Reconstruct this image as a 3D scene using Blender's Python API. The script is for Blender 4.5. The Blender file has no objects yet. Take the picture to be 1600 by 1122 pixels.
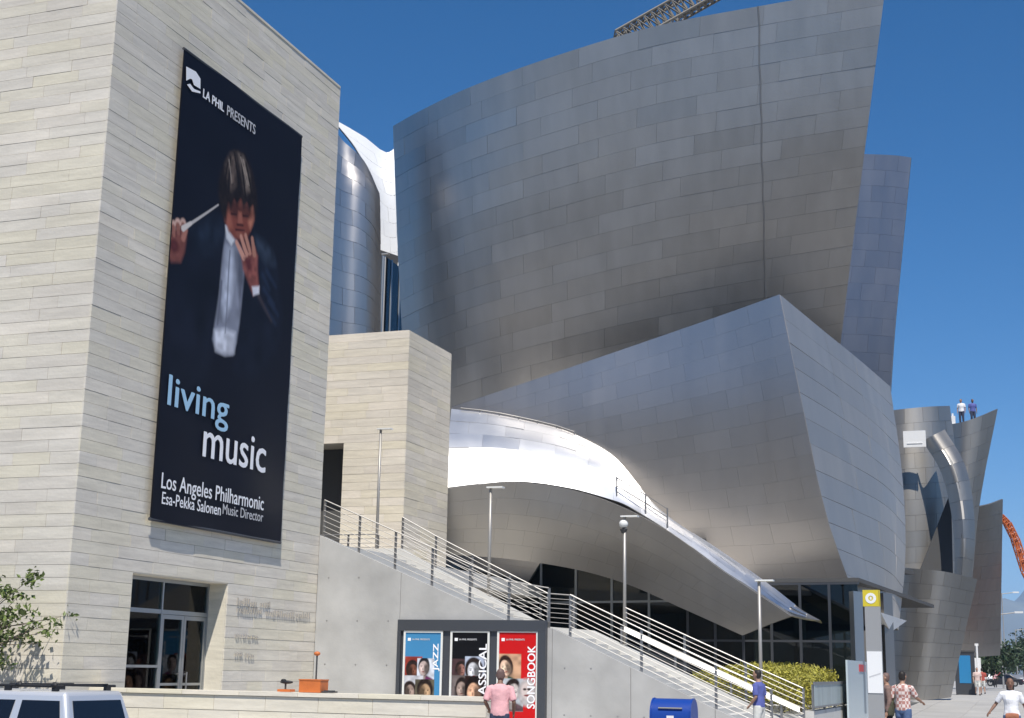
import bpy, bmesh, math, random
import numpy as np
from mathutils import Vector, Matrix
random.seed(7); rng = np.random.default_rng(7)
sc = bpy.context.scene
col = sc.collection
# ------------------------------------------------------------------ camera, sky, sun, exposure
F = 2192.0; PT, RO, YW = [math.radians(a) for a in (12.47, -0.99, 19.79)]
EYE = np.array([0, 0, 1.7])
_fw = np.array([math.cos(YW)*math.cos(PT), math.sin(YW)*math.cos(PT), math.sin(PT)])
_rt = np.array([math.sin(YW), -math.cos(YW), 0.0]); _up = np.cross(_rt, _fw)
_r2 = math.cos(RO)*_rt-math.sin(RO)*_up; _u2 = math.sin(RO)*_rt+math.cos(RO)*_up
_hd = np.array([math.cos(YW), math.sin(YW), 0.0])
cam = bpy.data.cameras.new('camera'); cam.sensor_width = 36; cam.lens = 36*F/1600
cam.clip_start = .1; cam.clip_end = 60000
cob = bpy.data.objects.new('camera', cam); col.objects.link(cob)
M = Matrix.Identity(4)
for i in range(3):
    M[i][0] = _r2[i]; M[i][1] = _u2[i]; M[i][2] = -_fw[i]; M[i][3] = EYE[i]
cob.matrix_world = M; sc.camera = cob
SUN_EL = math.radians(57); SUN_AZ = math.radians(180+25)      # angle of the sun from +X, counter-clockwise
sdir = Vector((math.cos(SUN_AZ)*math.cos(SUN_EL), math.sin(SUN_AZ)*math.cos(SUN_EL), math.sin(SUN_EL)))
w = bpy.data.worlds.new('World'); sc.world = w; w.use_nodes = True
wn = w.node_tree; bg = wn.nodes['Background']
sky = wn.nodes.new('ShaderNodeTexSky'); sky.sky_type = 'NISHITA'; sky.sun_disc = False
sky.sun_elevation = SUN_EL; sky.sun_rotation = math.pi/2-SUN_AZ
sky.altitude = 100; sky.air_density = 0.8; sky.dust_density = 0.0; sky.ozone_density = 4.0
hs = wn.nodes.new('ShaderNodeHueSaturation'); hs.inputs['Saturation'].default_value = 1.34; hs.inputs['Value'].default_value = 1.0
wn.links.new(sky.outputs[0], hs.inputs['Color']); wn.links.new(hs.outputs[0], bg.inputs[0]); bg.inputs[1].default_value = 0.085
sl = bpy.data.lights.new('sun', 'SUN'); sl.energy = 4.4; sl.angle = math.radians(.53); sl.color = (1, .945, .86)
so = bpy.data.objects.new('sun', sl); col.objects.link(so)
so.rotation_euler = sdir.to_track_quat('Z', 'Y').to_euler(); so.location = (-20, -20, 60)
sc.view_settings.view_transform = 'Standard'; sc.view_settings.look = 'None'
sc.view_settings.exposure = 0.33; sc.view_settings.gamma = 1.0; sc.view_settings.use_curve_mapping = False
sc.cycles.max_bounces = 8; sc.cycles.transparent_max_bounces = 12; sc.cycles.volume_bounces = 1

# ------------------------------------------------------------------ a photo pixel is a direction; a plane gives the distance
def ray(x, y): return _fw+_r2*(x-800)/F+_u2*(561-y)/F
def PX(x, y, X): d = ray(x, y); return EYE+d*X/d[0]
def PY(x, y, Y): d = ray(x, y); return EYE+d*Y/d[1]
def PZ(x, y, Z): d = ray(x, y); return EYE+d*(Z-1.7)/d[2]
def PD(x, y, D): d = ray(x, y); return EYE+d*D/(d@_hd)
def gz(X):                                              # the pavement climbs gently away from the crossing
    return float(np.interp(X, [-1e5, 36, 80, 110, 300, 900, 1e5], [0, 0, .5, .62, .9, .9, .9]))

# ------------------------------------------------------------------ materials
MATS = {}
def principled(name):
    m = bpy.data.materials.new(name); m.use_nodes = True
    return m, m.node_tree, m.node_tree.nodes['Principled BSDF']
def mat(name, c, rough=.6, metal=0.0, var=0.0, noise=0.0, nscale=4.0, bump=0.0, bscale=30.0, emit=None, spec=None, rvar=0.0):
    """colour with per-piece variation (var), soft blotches (noise) and fine relief (bump)"""
    m, t, p = principled(name); N = t.nodes.new; L = t.links.new
    p.inputs['Roughness'].default_value = rough; p.inputs['Metallic'].default_value = metal
    p.inputs['Base Color'].default_value = (*c, 1)
    if spec is not None: p.inputs['Specular IOR Level'].default_value = spec
    geo = N('ShaderNodeNewGeometry')
    val = None
    if var:
        oi = N('ShaderNodeObjectInfo'); a = N('ShaderNodeMath'); a.operation = 'ADD'
        L(oi.outputs['Random'], a.inputs[0]); L(geo.outputs['Random Per Island'], a.inputs[1])
        f = N('ShaderNodeMath'); f.operation = 'FRACT'; L(a.outputs[0], f.inputs[0])
        mr = N('ShaderNodeMapRange'); L(f.outputs[0], mr.inputs[0]); mr.inputs[3].default_value = 1-var; mr.inputs[4].default_value = 1+var
        val = mr.outputs[0]
        if rvar:
            f2 = N('ShaderNodeMath'); f2.operation = 'MULTIPLY_ADD'; L(f.outputs[0], f2.inputs[0]); f2.inputs[1].default_value = 7.31; f2.inputs[2].default_value = .2
            f3 = N('ShaderNodeMath'); f3.operation = 'FRACT'; L(f2.outputs[0], f3.inputs[0])
            mr2 = N('ShaderNodeMapRange'); L(f3.outputs[0], mr2.inputs[0]); mr2.inputs[3].default_value = rough-rvar; mr2.inputs[4].default_value = rough+rvar
            L(mr2.outputs[0], p.inputs['Roughness'])
    if noise:
        nz = N('ShaderNodeTexNoise'); nz.inputs['Scale'].default_value = nscale; nz.inputs['Detail'].default_value = 5
        L(geo.outputs['Position'], nz.inputs['Vector'])
        mr = N('ShaderNodeMapRange'); L(nz.outputs[0], mr.inputs[0]); mr.inputs[1].default_value = .25; mr.inputs[2].default_value = .75
        mr.inputs[3].default_value = 1-noise; mr.inputs[4].default_value = 1+noise
        if val is None: val = mr.outputs[0]
        else:
            x = N('ShaderNodeMath'); x.operation = 'MULTIPLY'; L(val, x.inputs[0]); L(mr.outputs[0], x.inputs[1]); val = x.outputs[0]
    if val is not None:
        vm = N('ShaderNodeVectorMath'); vm.operation = 'SCALE'; vm.inputs[0].default_value = c; L(val, vm.inputs['Scale'])
        L(vm.outputs[0], p.inputs['Base Color'])
    if bump:
        nb = N('ShaderNodeTexNoise'); nb.inputs['Scale'].default_value = bscale; nb.inputs['Detail'].default_value = 6
        L(geo.outputs['Position'], nb.inputs['Vector'])
        b = N('ShaderNodeBump'); b.inputs['Strength'].default_value = bump; b.inputs['Distance'].default_value = .02
        L(nb.outputs[0], b.inputs['Height']); L(b.outputs[0], p.inputs['Normal'])
    if emit: p.inputs['Emission Color'].default_value = (*emit[:3], 1); p.inputs['Emission Strength'].default_value = emit[3]
    MATS[name] = m
    return m
def stone_mat(name, c, var, sat=.05):
    """veined sandstone: each slab its own tone, long horizontal bedding streaks"""
    m, t, p = principled(name); N = t.nodes.new; L = t.links.new
    p.inputs['Roughness'].default_value = .85; p.inputs['Specular IOR Level'].default_value = .25
    geo = N('ShaderNodeNewGeometry'); oi = N('ShaderNodeObjectInfo'); a = N('ShaderNodeMath'); a.operation = 'ADD'
    L(oi.outputs['Random'], a.inputs[0]); L(geo.outputs['Random Per Island'], a.inputs[1])
    f = N('ShaderNodeMath'); f.operation = 'FRACT'; L(a.outputs[0], f.inputs[0])
    cr = N('ShaderNodeValToRGB'); L(f.outputs[0], cr.inputs[0]); e = cr.color_ramp
    def tint(k, dr=0, db=0): return (min(1, c[0]*k*(1+dr)), min(1, c[1]*k), min(1, c[2]*k*(1+db)), 1)
    e.elements[0].position = 0; e.elements[0].color = tint(1-var, .01, .02)
    e.elements[1].position = 1; e.elements[1].color = tint(1+var*1.1, .02, .0)
    for pos, k, dr, db in ((.25, 1-.3*var, 0, .03), (.5, 1.0, .01, -.03), (.7, 1+.25*var, .01, -sat), (.88, 1+.5*var, .0, .03)):
        q = e.elements.new(pos); q.color = tint(k, dr, db)
    mp = N('ShaderNodeMapping'); mp.inputs['Scale'].default_value = (.7, .7, 9); L(geo.outputs['Position'], mp.inputs[0])
    nz = N('ShaderNodeTexNoise'); nz.inputs['Scale'].default_value = 1.0; nz.inputs['Detail'].default_value = 6; L(mp.outputs[0], nz.inputs['Vector'])
    mr = N('ShaderNodeMapRange'); L(nz.outputs[0], mr.inputs[0]); mr.inputs[1].default_value = .3; mr.inputs[2].default_value = .7; mr.inputs[3].default_value = .9; mr.inputs[4].default_value = 1.08
    big = N('ShaderNodeTexNoise'); big.inputs['Scale'].default_value = .35; big.inputs['Detail'].default_value = 4; L(geo.outputs['Position'], big.inputs['Vector'])
    mb_ = N('ShaderNodeMapRange'); L(big.outputs[0], mb_.inputs[0]); mb_.inputs[1].default_value = .3; mb_.inputs[2].default_value = .7; mb_.inputs[3].default_value = .95; mb_.inputs[4].default_value = 1.05
    mu = N('ShaderNodeMath'); mu.operation = 'MULTIPLY'; L(mr.outputs[0], mu.inputs[0]); L(mb_.outputs[0], mu.inputs[1])
    vm = N('ShaderNodeVectorMath'); vm.operation = 'SCALE'; L(cr.outputs[0], vm.inputs[0]); L(mu.outputs[0], vm.inputs['Scale']); L(vm.outputs[0], p.inputs['Base Color'])
    mp2 = N('ShaderNodeMapping'); mp2.inputs['Scale'].default_value = (3, 3, 26); L(geo.outputs['Position'], mp2.inputs[0])
    fv = N('ShaderNodeTexNoise'); fv.inputs['Scale'].default_value = 1.0; fv.inputs['Detail'].default_value = 8; fv.inputs['Roughness'].default_value = .7; L(mp2.outputs[0], fv.inputs['Vector'])
    mf = N('ShaderNodeMapRange'); L(fv.outputs[0], mf.inputs[0]); mf.inputs[1].default_value = .3; mf.inputs[2].default_value = .7; mf.inputs[3].default_value = .92; mf.inputs[4].default_value = 1.06
    mu2 = N('ShaderNodeMath'); mu2.operation = 'MULTIPLY'; L(mu.outputs[0], mu2.inputs[0]); L(mf.outputs[0], mu2.inputs[1]); L(mu2.outputs[0], vm.inputs['Scale'])
    nb = N('ShaderNodeTexNoise'); nb.inputs['Scale'].default_value = 14; nb.inputs['Detail'].default_value = 7; L(geo.outputs['Position'], nb.inputs['Vector'])
    b = N('ShaderNodeBump'); b.inputs['Strength'].default_value = .25; b.inputs['Distance'].default_value = .02; L(nb.outputs[0], b.inputs['Height']); L(b.outputs[0], p.inputs['Normal'])
    MATS[name] = m; return m
def steel_mat(name, c, rough, var, rvar, streak=.05):
    """brushed stainless sheet: each sheet its own tone and polish, faint run-off streaks"""
    m, t, p = principled(name); N = t.nodes.new; L = t.links.new
    p.inputs['Metallic'].default_value = 1.0
    geo = N('ShaderNodeNewGeometry'); oi = N('ShaderNodeObjectInfo'); a = N('ShaderNodeMath'); a.operation = 'ADD'
    L(oi.outputs['Random'], a.inputs[0]); L(geo.outputs['Random Per Island'], a.inputs[1])
    f = N('ShaderNodeMath'); f.operation = 'FRACT'; L(a.outputs[0], f.inputs[0])
    pw = N('ShaderNodeMath'); pw.operation = 'POWER'; L(f.outputs[0], pw.inputs[0]); pw.inputs[1].default_value = 1.4
    mr = N('ShaderNodeMapRange'); L(pw.outputs[0], mr.inputs[0]); mr.inputs[3].default_value = 1-var; mr.inputs[4].default_value = 1+var
    f2 = N('ShaderNodeMath'); f2.operation = 'MULTIPLY_ADD'; L(f.outputs[0], f2.inputs[0]); f2.inputs[1].default_value = 7.31; f2.inputs[2].default_value = .2
    f3 = N('ShaderNodeMath'); f3.operation = 'FRACT'; L(f2.outputs[0], f3.inputs[0])
    mr2 = N('ShaderNodeMapRange'); L(f3.outputs[0], mr2.inputs[0]); mr2.inputs[3].default_value = rough-rvar; mr2.inputs[4].default_value = rough+rvar
    mp = N('ShaderNodeMapping'); mp.inputs['Scale'].default_value = (1.5, 1.5, .12); L(geo.outputs['Position'], mp.inputs[0])
    nz = N('ShaderNodeTexNoise'); nz.inputs['Scale'].default_value = 1.0; nz.inputs['Detail'].default_value = 5; L(mp.outputs[0], nz.inputs['Vector'])
    ms = N('ShaderNodeMapRange'); L(nz.outputs[0], ms.inputs[0]); ms.inputs[1].default_value = .3; ms.inputs[2].default_value = .7; ms.inputs[3].default_value = 1-streak; ms.inputs[4].default_value = 1+streak
    mu = N('ShaderNodeMath'); mu.operation = 'MULTIPLY'; L(mr.outputs[0], mu.inputs[0]); L(ms.outputs[0], mu.inputs[1])
    vm = N('ShaderNodeVectorMath'); vm.operation = 'SCALE'; vm.inputs[0].default_value = c; L(mu.outputs[0], vm.inputs['Scale']); L(vm.outputs[0], p.inputs['Base Color'])
    ad = N('ShaderNodeMath'); ad.operation = 'MULTIPLY_ADD'; L(nz.outputs[0], ad.inputs[0]); ad.inputs[1].default_value = .06; L(mr2.outputs[0], ad.inputs[2]); L(ad.outputs[0], p.inputs['Roughness'])
    nb = N('ShaderNodeTexNoise'); nb.inputs['Scale'].default_value = .8; nb.inputs['Detail'].default_value = 2; L(geo.outputs['Position'], nb.inputs['Vector'])
    b = N('ShaderNodeBump'); b.inputs['Strength'].default_value = .06; b.inputs['Distance'].default_value = .03; L(nb.outputs[0], b.inputs['Height']); L(b.outputs[0], p.inputs['Normal'])
    MATS[name] = m; return m
def glass_mat(name, tint, fres=1.5, rough=.02):
    m = bpy.data.materials.new(name); m.use_nodes = True; t = m.node_tree; t.nodes.clear(); N = t.nodes.new; L = t.links.new
    out = N('ShaderNodeOutputMaterial'); mx = N('ShaderNodeMixShader'); fr = N('ShaderNodeFresnel'); fr.inputs[0].default_value = fres
    tr = N('ShaderNodeBsdfTransparent'); tr.inputs[0].default_value = (*tint, 1); gl = N('ShaderNodeBsdfGlossy'); gl.inputs['Roughness'].default_value = rough
    L(fr.outputs[0], mx.inputs[0]); L(tr.outputs[0], mx.inputs[1]); L(gl.outputs[0], mx.inputs[2]); L(mx.outputs[0], out.inputs[0])
    MATS[name] = m; return m
def print_mat(name, rough=.5):
    m, t, p = principled(name); a = t.nodes.new('ShaderNodeVertexColor'); a.layer_name = 'print'
    t.links.new(a.outputs[0], p.inputs['Base Color']); p.inputs['Roughness'].default_value = rough; p.inputs['Specular IOR Level'].default_value = .2
    MATS[name] = m; return m

stone_mat('sandstone', (.67, .625, .53), .055, .06)
stone_mat('sandstone_warm', (.69, .63, .52), .07, .06)
stone_mat('wall_stone', (.72, .67, .55), .06, .06)
mat('joint', (.40, .37, .32), .95)
steel_mat('steel', (.475, .46, .445), .38, .055, .03, .05)
steel_mat('steel_satin', (.56, .52, .475), .56, .03, .02, .04)
steel_mat('steel_front', (.49, .465, .445), .38, .016, .012, .02)
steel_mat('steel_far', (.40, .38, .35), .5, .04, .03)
steel_mat('steel_soft', (.42, .40, .375), .48, .012, .012, .03)
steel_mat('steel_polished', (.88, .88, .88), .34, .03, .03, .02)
mat('bounce_roof_pale', (.58, .55, .50), .85, 0, 0, .08, 1.0)  # pale surface of the added deck that bounces light onto the block
mat('steel_back', (.20, .20, .20), .6, .8)
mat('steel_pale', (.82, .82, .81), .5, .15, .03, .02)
mat('concrete', (.41, .405, .39), .9, 0, .03, .2, .8, .2, 8)
mat('concrete_pale', (.55, .54, .51), .9, 0, 0, .08, 1.2, .1, 10)
mat('rail_metal', (.34, .33, .32), .5, .85)
mat('post_metal', (.30, .29, .28), .45, .8)
mat('lamp_metal', (.42, .40, .37), .5, .5)
mat('lamp_head', (.75, .75, .72), .4)
mat('dark_frame', (.07, .075, .085), .4, .3)
mat('frame_metal', (.40, .42, .43), .4, .8)
mat('poster_trim', (.72, .72, .68), .5)
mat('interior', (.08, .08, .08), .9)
mat('interior_floor', (.12, .12, .11), .7)
mat('interior_wall', (.30, .31, .29), .8)
mat('curtain', (.45, .5, .47), .8)
glass_mat('glass', (.62, .72, .68), 1.33)
glass_mat('glass_dark', (.22, .27, .27), 1.6)
mat('asphalt', (.085, .083, .08), .9, 0, 0, .25, .5, .3, 40)
mat('pavement_slab', (.40, .39, .37), .9, 0, .06, .10, .7, .15, 20)
mat('pavement_joint', (.42, .405, .38), .95, 0, 0, .1, .5)
mat('earth', (.13, .125, .11), .95, 0, 0, .2, .02)
mat('marking', (.7, .7, .67), .8, 0, 0, .1, 5)
mat('kerb', (.42, .41, .39), .9, 0, 0, .1, 3)
mat('white_print', (.86, .86, .88), .6)
mat('blue_print', (.36, .58, .76), .6)
mat('grey_print', (.55, .55, .56), .6)
mat('engraved', (.36, .34, .31), .9)
print_mat('poster_print')
mat('banner_back', (.012, .012, .018), .7)
mat('orange_paint', (.62, .17, .04), .5, 0, 0, .1, 8)
mat('dark_grey', (.06, .06, .06), .6)
mat('black', (.015, .015, .016), .5)
mat('mail_blue', (.012, .055, .30), .35)
mat('yellow_sign', (.62, .50, .03), .5)
mat('white_paint', (.8, .8, .79), .5)
mat('pole_grey', (.36, .36, .355), .5, .3)
mat('red_paint', (.55, .05, .05), .5)
mat('pale_panel', (.50, .58, .60), .3)
mat('slat_metal', (.42, .48, .48), .4, .4, .1)
mat('suv_silver', (.66, .67, .69), .3, .4)
mat('tyre', (.02, .02, .02), .85)
mat('car_glass', (.008, .01, .016), .05)
mat('car_red', (.25, .02, .02), .3); mat('car_white', (.75, .75, .75), .3); mat('car_dark', (.02, .02, .025), .3); mat('car_grey', (.3, .31, .33), .3, .5)
mat('tail_light', (.4, .01, .01), .25); mat('head_light', (.8, .8, .78), .15)
mat('leaf', (.12, .16, .04), .55, 0, .45); mat('leaf_dark', (.035, .06, .025), .6, 0, .4); mat('leaf_yellow', (.36, .33, .05), .6, 0, .45)
mat('bark', (.16, .13, .1), .9, 0, 0, .3, 6, .4, 20)
mat('skin', (.38, .22, .15), .6); mat('skin_dark', (.22, .12, .08), .6); mat('skin_light', (.50, .32, .24), .6)
mat('hair_dark', (.02, .015, .012), .6); mat('hair_grey', (.16, .10, .085), .6)
for n_, c_ in dict(cloth_pink=(.78, .42, .43), cloth_navy=(.04, .05, .09), cloth_blue=(.10, .12, .36), cloth_cream=(.62, .62, .58), cloth_brown=(.20, .13, .11), cloth_jeans=(.08, .13, .25),
                   cloth_white=(.82, .82, .83), cloth_peach=(.62, .48, .44), cloth_olive=(.08, .08, .05), cloth_red=(.4, .08, .06), cloth_black=(.02, .02, .022), bag_brown=(.34, .13, .07)).items():
    mat(n_, c_, .85, 0, 0, .16, 7, .9, 9)
mat('kiosk_blue', (.03, .22, .46), .4)
mat('boom_orange', (.5, .12, .03), .5)
mat('crane_grey', (.22, .20, .17), .7, .2, .15)
mat('hill', (.16, .17, .13), .95, 0, 0, .3, .002)

# ------------------------------------------------------------------ builders
def link(o, parent=None):
    col.objects.link(o)
    if parent is not None:
        o.parent = parent; o.matrix_parent_inverse = Matrix.Translation(parent.location).inverted() if parent.get('_free') is None else Matrix.Identity(4)
    return o
BASE = {}
def obj(name, verts, faces, m, parent=None, smooth=False):
    me = bpy.data.meshes.new(name); me.from_pydata([tuple(map(float, v)) for v in verts], [], faces); me.validate(); me.update()
    me.materials.append(MATS[m] if isinstance(m, str) else m)
    if smooth:
        me.shade_smooth()
    o = bpy.data.objects.new(name, me); put(o, parent); return o
def wloc(o):                                            # world translation of a chain of unrotated empties
    v = Vector((0, 0, 0))
    while o is not None: v += o.location; o = o.parent
    return v
def put(o, parent):
    col.objects.link(o)
    if parent is not None:
        o.parent = parent
        o.location = Vector(o.location)-wloc(parent)
def tag(o, label, cat, group=None, kind=None):
    o['label'] = label; o['category'] = cat
    if group: o['group'] = group
    if kind: o['kind'] = kind
    return o
def thing(name, loc, label, cat, group=None, parent=None):
    o = bpy.data.objects.new(name, None); o.empty_display_size = .3; col.objects.link(o); o.location = tuple(map(float, loc))
    return tag(o, label, cat, group)
def part_empty(name, loc, parent):
    o = bpy.data.objects.new(name, None); o.empty_display_size = .2; o.location = tuple(map(float, loc)); put(o, parent); return o
class MB:
    def __init__(s): s.v = []; s.f = []
    def box(s, a, b):
        (x0, y0, z0), (x1, y1, z1) = a, b
        return s.hexa([(x0, y0, z0), (x1, y0, z0), (x1, y1, z0), (x0, y1, z0), (x0, y0, z1), (x1, y0, z1), (x1, y1, z1), (x0, y1, z1)])
    def hexa(s, p):
        n = len(s.v); s.v += [tuple(q) for q in p]
        s.f += [tuple(n+i for i in q) for q in ((3, 2, 1, 0), (4, 5, 6, 7), (0, 1, 5, 4), (1, 2, 6, 5), (2, 3, 7, 6), (3, 0, 4, 7))]
        return s
    def prism(s, poly, d):
        """poly: 3-D outline, pushed along d"""
        n = len(s.v); k = len(poly); d = np.array(d, float)
        s.v += [tuple(p) for p in poly]+[tuple(np.array(p, float)+d) for p in poly]
        s.f += [tuple(n+i for i in range(k))[::-1], tuple(n+k+i for i in range(k))]
        s.f += [(n+i, n+(i+1) % k, n+k+(i+1) % k, n+k+i) for i in range(k)]
        return s
    def tube(s, a, b, r, r2=None, n=8):
        a = np.array(a, float); b = np.array(b, float); r2 = r if r2 is None else r2
        t = b-a; t /= np.linalg.norm(t); h = np.array([0, 0, 1.0]) if abs(t[2]) < .9 else np.array([1.0, 0, 0])
        u = np.cross(t, h); u /= np.linalg.norm(u); q = np.cross(t, u); k = len(s.v)
        for c, rr in ((a, r), (b, r2)):
            for i in range(n):
                an = 2*math.pi*i/n; s.v.append(tuple(c+rr*(math.cos(an)*u+math.sin(an)*q)))
        s.f += [(k+i, k+(i+1) % n, k+n+(i+1) % n, k+n+i) for i in range(n)]+[tuple(k+i for i in range(n))[::-1], tuple(k+n+i for i in range(n))]
        return s
    def ell(s, c, r, nu=12, nv=8):
        k = len(s.v); c = np.array(c, float)
        s.v.append(tuple(c+np.array([0, 0, -r[2]])))
        for j in range(1, nv):
            th = math.pi*j/nv-math.pi/2
            for i in range(nu):
                a = 2*math.pi*i/nu; s.v.append((c[0]+r[0]*math.cos(th)*math.cos(a), c[1]+r[1]*math.cos(th)*math.sin(a), c[2]+r[2]*math.sin(th)))
        s.v.append(tuple(c+np.array([0, 0, r[2]])))
        for i in range(nu): s.f.append((k, k+1+(i+1) % nu, k+1+i))
        for j in range(nv-2):
            for i in range(nu):
                a = k+1+j*nu+i; b = k+1+j*nu+(i+1) % nu; s.f.append((a, b, b+nu, a+nu))
        e = len(s.v)-1
        for i in range(nu): s.f.append((e, k+1+(nv-2)*nu+i, k+1+(nv-2)*nu+(i+1) % nu))
        return s
    def build(s, name, m, parent=None, smooth=False): return obj(name, s.v, s.f, m, parent, smooth)
def box_obj(name, a, b, m, parent=None): return MB().box(a, b).build(name, m, parent)

UNIT = {}
def unit_box(name, a, b, m, parent):
    """a slab that shares one box mesh with its like"""
    key = (name, m)
    if key not in UNIT:
        mb = MB().box((-.5, -.5, -.5), (.5, .5, .5)); me = bpy.data.meshes.new(name); me.from_pydata(mb.v, [], mb.f); me.materials.append(MATS[m]); UNIT[key] = me
    o = bpy.data.objects.new(name, UNIT[key]); a = Vector(a); b = Vector(b)
    o.location = (a+b)/2; o.scale = b-a; put(o, parent); return o

# smooth surfaces through rows of photo points with their distances
def cr(pts, n):
    """Catmull-Rom through pts (k x 3), n samples spaced by chord length"""
    p = np.array(pts, float); k = len(p)
    if k == 2: t = np.linspace(0, 1, n)[:, None]; return p[0]*(1-t)+p[1]*t
    d = np.r_[0, np.cumsum(np.linalg.norm(np.diff(p, axis=0), axis=1))]; d /= d[-1]
    m = np.zeros_like(p)
    for i in range(k):
        a, b = max(0, i-1), min(k-1, i+1); m[i] = (p[b]-p[a])/(d[b]-d[a])
    t = np.linspace(0, 1, n); out = []
    for x in t:
        i = min(k-2, max(0, np.searchsorted(d, x, 'right')-1)); h = d[i+1]-d[i]; s = (x-d[i])/h
        out.append((2*s**3-3*s**2+1)*p[i]+(s**3-2*s**2+s)*h*m[i]+(-2*s**3+3*s**2)*p[i+1]+(s**3-s**2)*h*m[i+1])
    return np.array(out)
class Surf:
    """rows bottom to top, each a list of (px, py, depth) left to right"""
    def __init__(s, rows, nu=81, nv=61):
        R = [cr([PD(*q) for q in r], nu) for r in rows]
        G = np.array([cr([r[i] for r in R], nv) for i in range(nu)])     # nu x nv x 3
        s.G = G; s.nu = nu; s.nv = nv; s.sg = 1.0
        if s.normal(.5, .5)@(EYE-s.at(.5, .5)) < 0: s.sg = -1.0
    def at(s, u, v):
        x = np.clip(u, 0, 1)*(s.nu-1); y = np.clip(v, 0, 1)*(s.nv-1)
        i = min(int(x), s.nu-2); j = min(int(y), s.nv-2); a = x-i; b = y-j; G = s.G
        return G[i, j]*(1-a)*(1-b)+G[i+1, j]*a*(1-b)+G[i, j+1]*(1-a)*b+G[i+1, j+1]*a*b
    def normal(s, u, v):
        e = .02
        a = s.at(min(1, u+e), v)-s.at(max(0, u-e), v); b = s.at(u, min(1, v+e))-s.at(u, max(0, v-e))
        n = np.cross(a, b); n /= np.linalg.norm(n)+1e-9
        return n*s.sg
    def sheet(s, name, m, parent, off, thick, nu=48, nv=30):
        """closed curved slab: outer skin off metres proud, thick metres deep"""
        V = []
        for lay in (off, off-thick):
            for i in range(nu+1):
                for j in range(nv+1):
                    u, v = i/nu, j/nv; V.append(s.at(u, v)+s.normal(u, v)*lay)
        n1 = (nu+1)*(nv+1); f = []; q = lambda i, j, l: l*n1+i*(nv+1)+j
        for i in range(nu):
            for j in range(nv):
                f.append((q(i, j, 0), q(i+1, j, 0), q(i+1, j+1, 0), q(i, j+1, 0))); f.append((q(i, j, 1), q(i, j+1, 1), q(i+1, j+1, 1), q(i+1, j, 1)))
        for i in range(nu):
            for j in (0, nv): f.append((q(i, j, 0), q(i, j, 1), q(i+1, j, 1), q(i+1, j, 0)) if j == 0 else (q(i, j, 0), q(i+1, j, 0), q(i+1, j, 1), q(i, j, 1)))
        for j in range(nv):
            for i in (0, nu): f.append((q(i, j, 0), q(i, j+1, 0), q(i, j+1, 1), q(i, j, 1)) if i == 0 else (q(i, j, 0), q(i, j, 1), q(i, j+1, 1), q(i, j+1, 0)))
        o = obj(name, V, f, m, parent); fixn(o); o.data.set_sharp_from_angle(angle=math.radians(35)) if hasattr(o.data, 'set_sharp_from_angle') else None
        return o
    def panels(s, name, m, parent, cols, rows, gap=.014, thick=.035, sub=(5, 3), stagger=.5, jit=.010, u0=0, u1=1, wob=0.0, ragged=.0):
        """sheets laid in courses: each is an object of its own"""
        n = 0
        for j in range(rows):
            v0, v1 = j/rows, (j+1)/rows
            sh = (j % 2)*stagger/cols+random.uniform(-ragged, ragged)/cols
            edges = [u0]+[u0+(u1-u0)*(i/cols)+sh*(u1-u0) for i in range(0, cols+1)]+[u1]
            edges = sorted(set(e for e in edges if u0 <= e <= u1)); ed = [edges[0]]
            for e in edges[1:]:
                if e-ed[-1] > .22*(u1-u0)/cols: ed.append(e)
            ed[-1] = u1
            for a, b in zip(ed[:-1], ed[1:]):
                w_ = np.linalg.norm(s.at(b, (v0+v1)/2)-s.at(a, (v0+v1)/2)); h_ = np.linalg.norm(s.at((a+b)/2, v1)-s.at((a+b)/2, v0))
                if w_ < .12 or h_ < .08: continue
                ga = min(.3, gap/w_)*(b-a); gb = min(.3, gap/h_)*(v1-v0)
                off = random.uniform(0, jit); t1, t2 = random.uniform(-wob, wob), random.uniform(-wob, wob)
                V = []; A, B = sub
                for lay in (1, 0):
                    for i in range(A+1):
                        for k in range(B+1):
                            u = a+ga+(b-a-2*ga)*i/A; v = v0+gb+(v1-v0-2*gb)*k/B
                            o_ = off+t1*(i/A-.5)+t2*(k/B-.5) if lay else off-thick
                            V.append(s.at(u, v)+s.normal(u, v)*o_)
                n1 = (A+1)*(B+1); f = []; q = lambda i, k, l: l*n1+i*(B+1)+k
                for i in range(A):
                    for k in range(B): f.append((q(i, k, 0), q(i+1, k, 0), q(i+1, k+1, 0), q(i, k+1, 0)))
                ns = len(f)
                for i in range(A):
                    f.append((q(i, 0, 0), q(i, 0, 1), q(i+1, 0, 1), q(i+1, 0, 0))); f.append((q(i, B, 0), q(i+1, B, 0), q(i+1, B, 1), q(i, B, 1)))
                for k in range(B):
                    f.append((q(0, k, 0), q(0, k+1, 0), q(0, k+1, 1), q(0, k, 1))); f.append((q(A, k, 0), q(A, k, 1), q(A, k+1, 1), q(A, k+1, 0)))
                o = obj(name, V, f, m, parent); sm = [True]*ns+[False]*(len(f)-ns); o.data.polygons.foreach_set('use_smooth', sm)
                n0 = s.normal((a+b)/2, (v0+v1)/2)
                if np.array(o.data.polygons[0].normal)@n0 < 0: o.data.flip_normals()
                o.data.set_sharp_from_angle(angle=math.radians(40)); n += 1
        return n
def fixn(o):
    bm = bmesh.new(); bm.from_mesh(o.data); bmesh.ops.recalc_face_normals(bm, faces=bm.faces); bm.to_mesh(o.data); bm.free(); o.data.shade_smooth()

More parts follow.
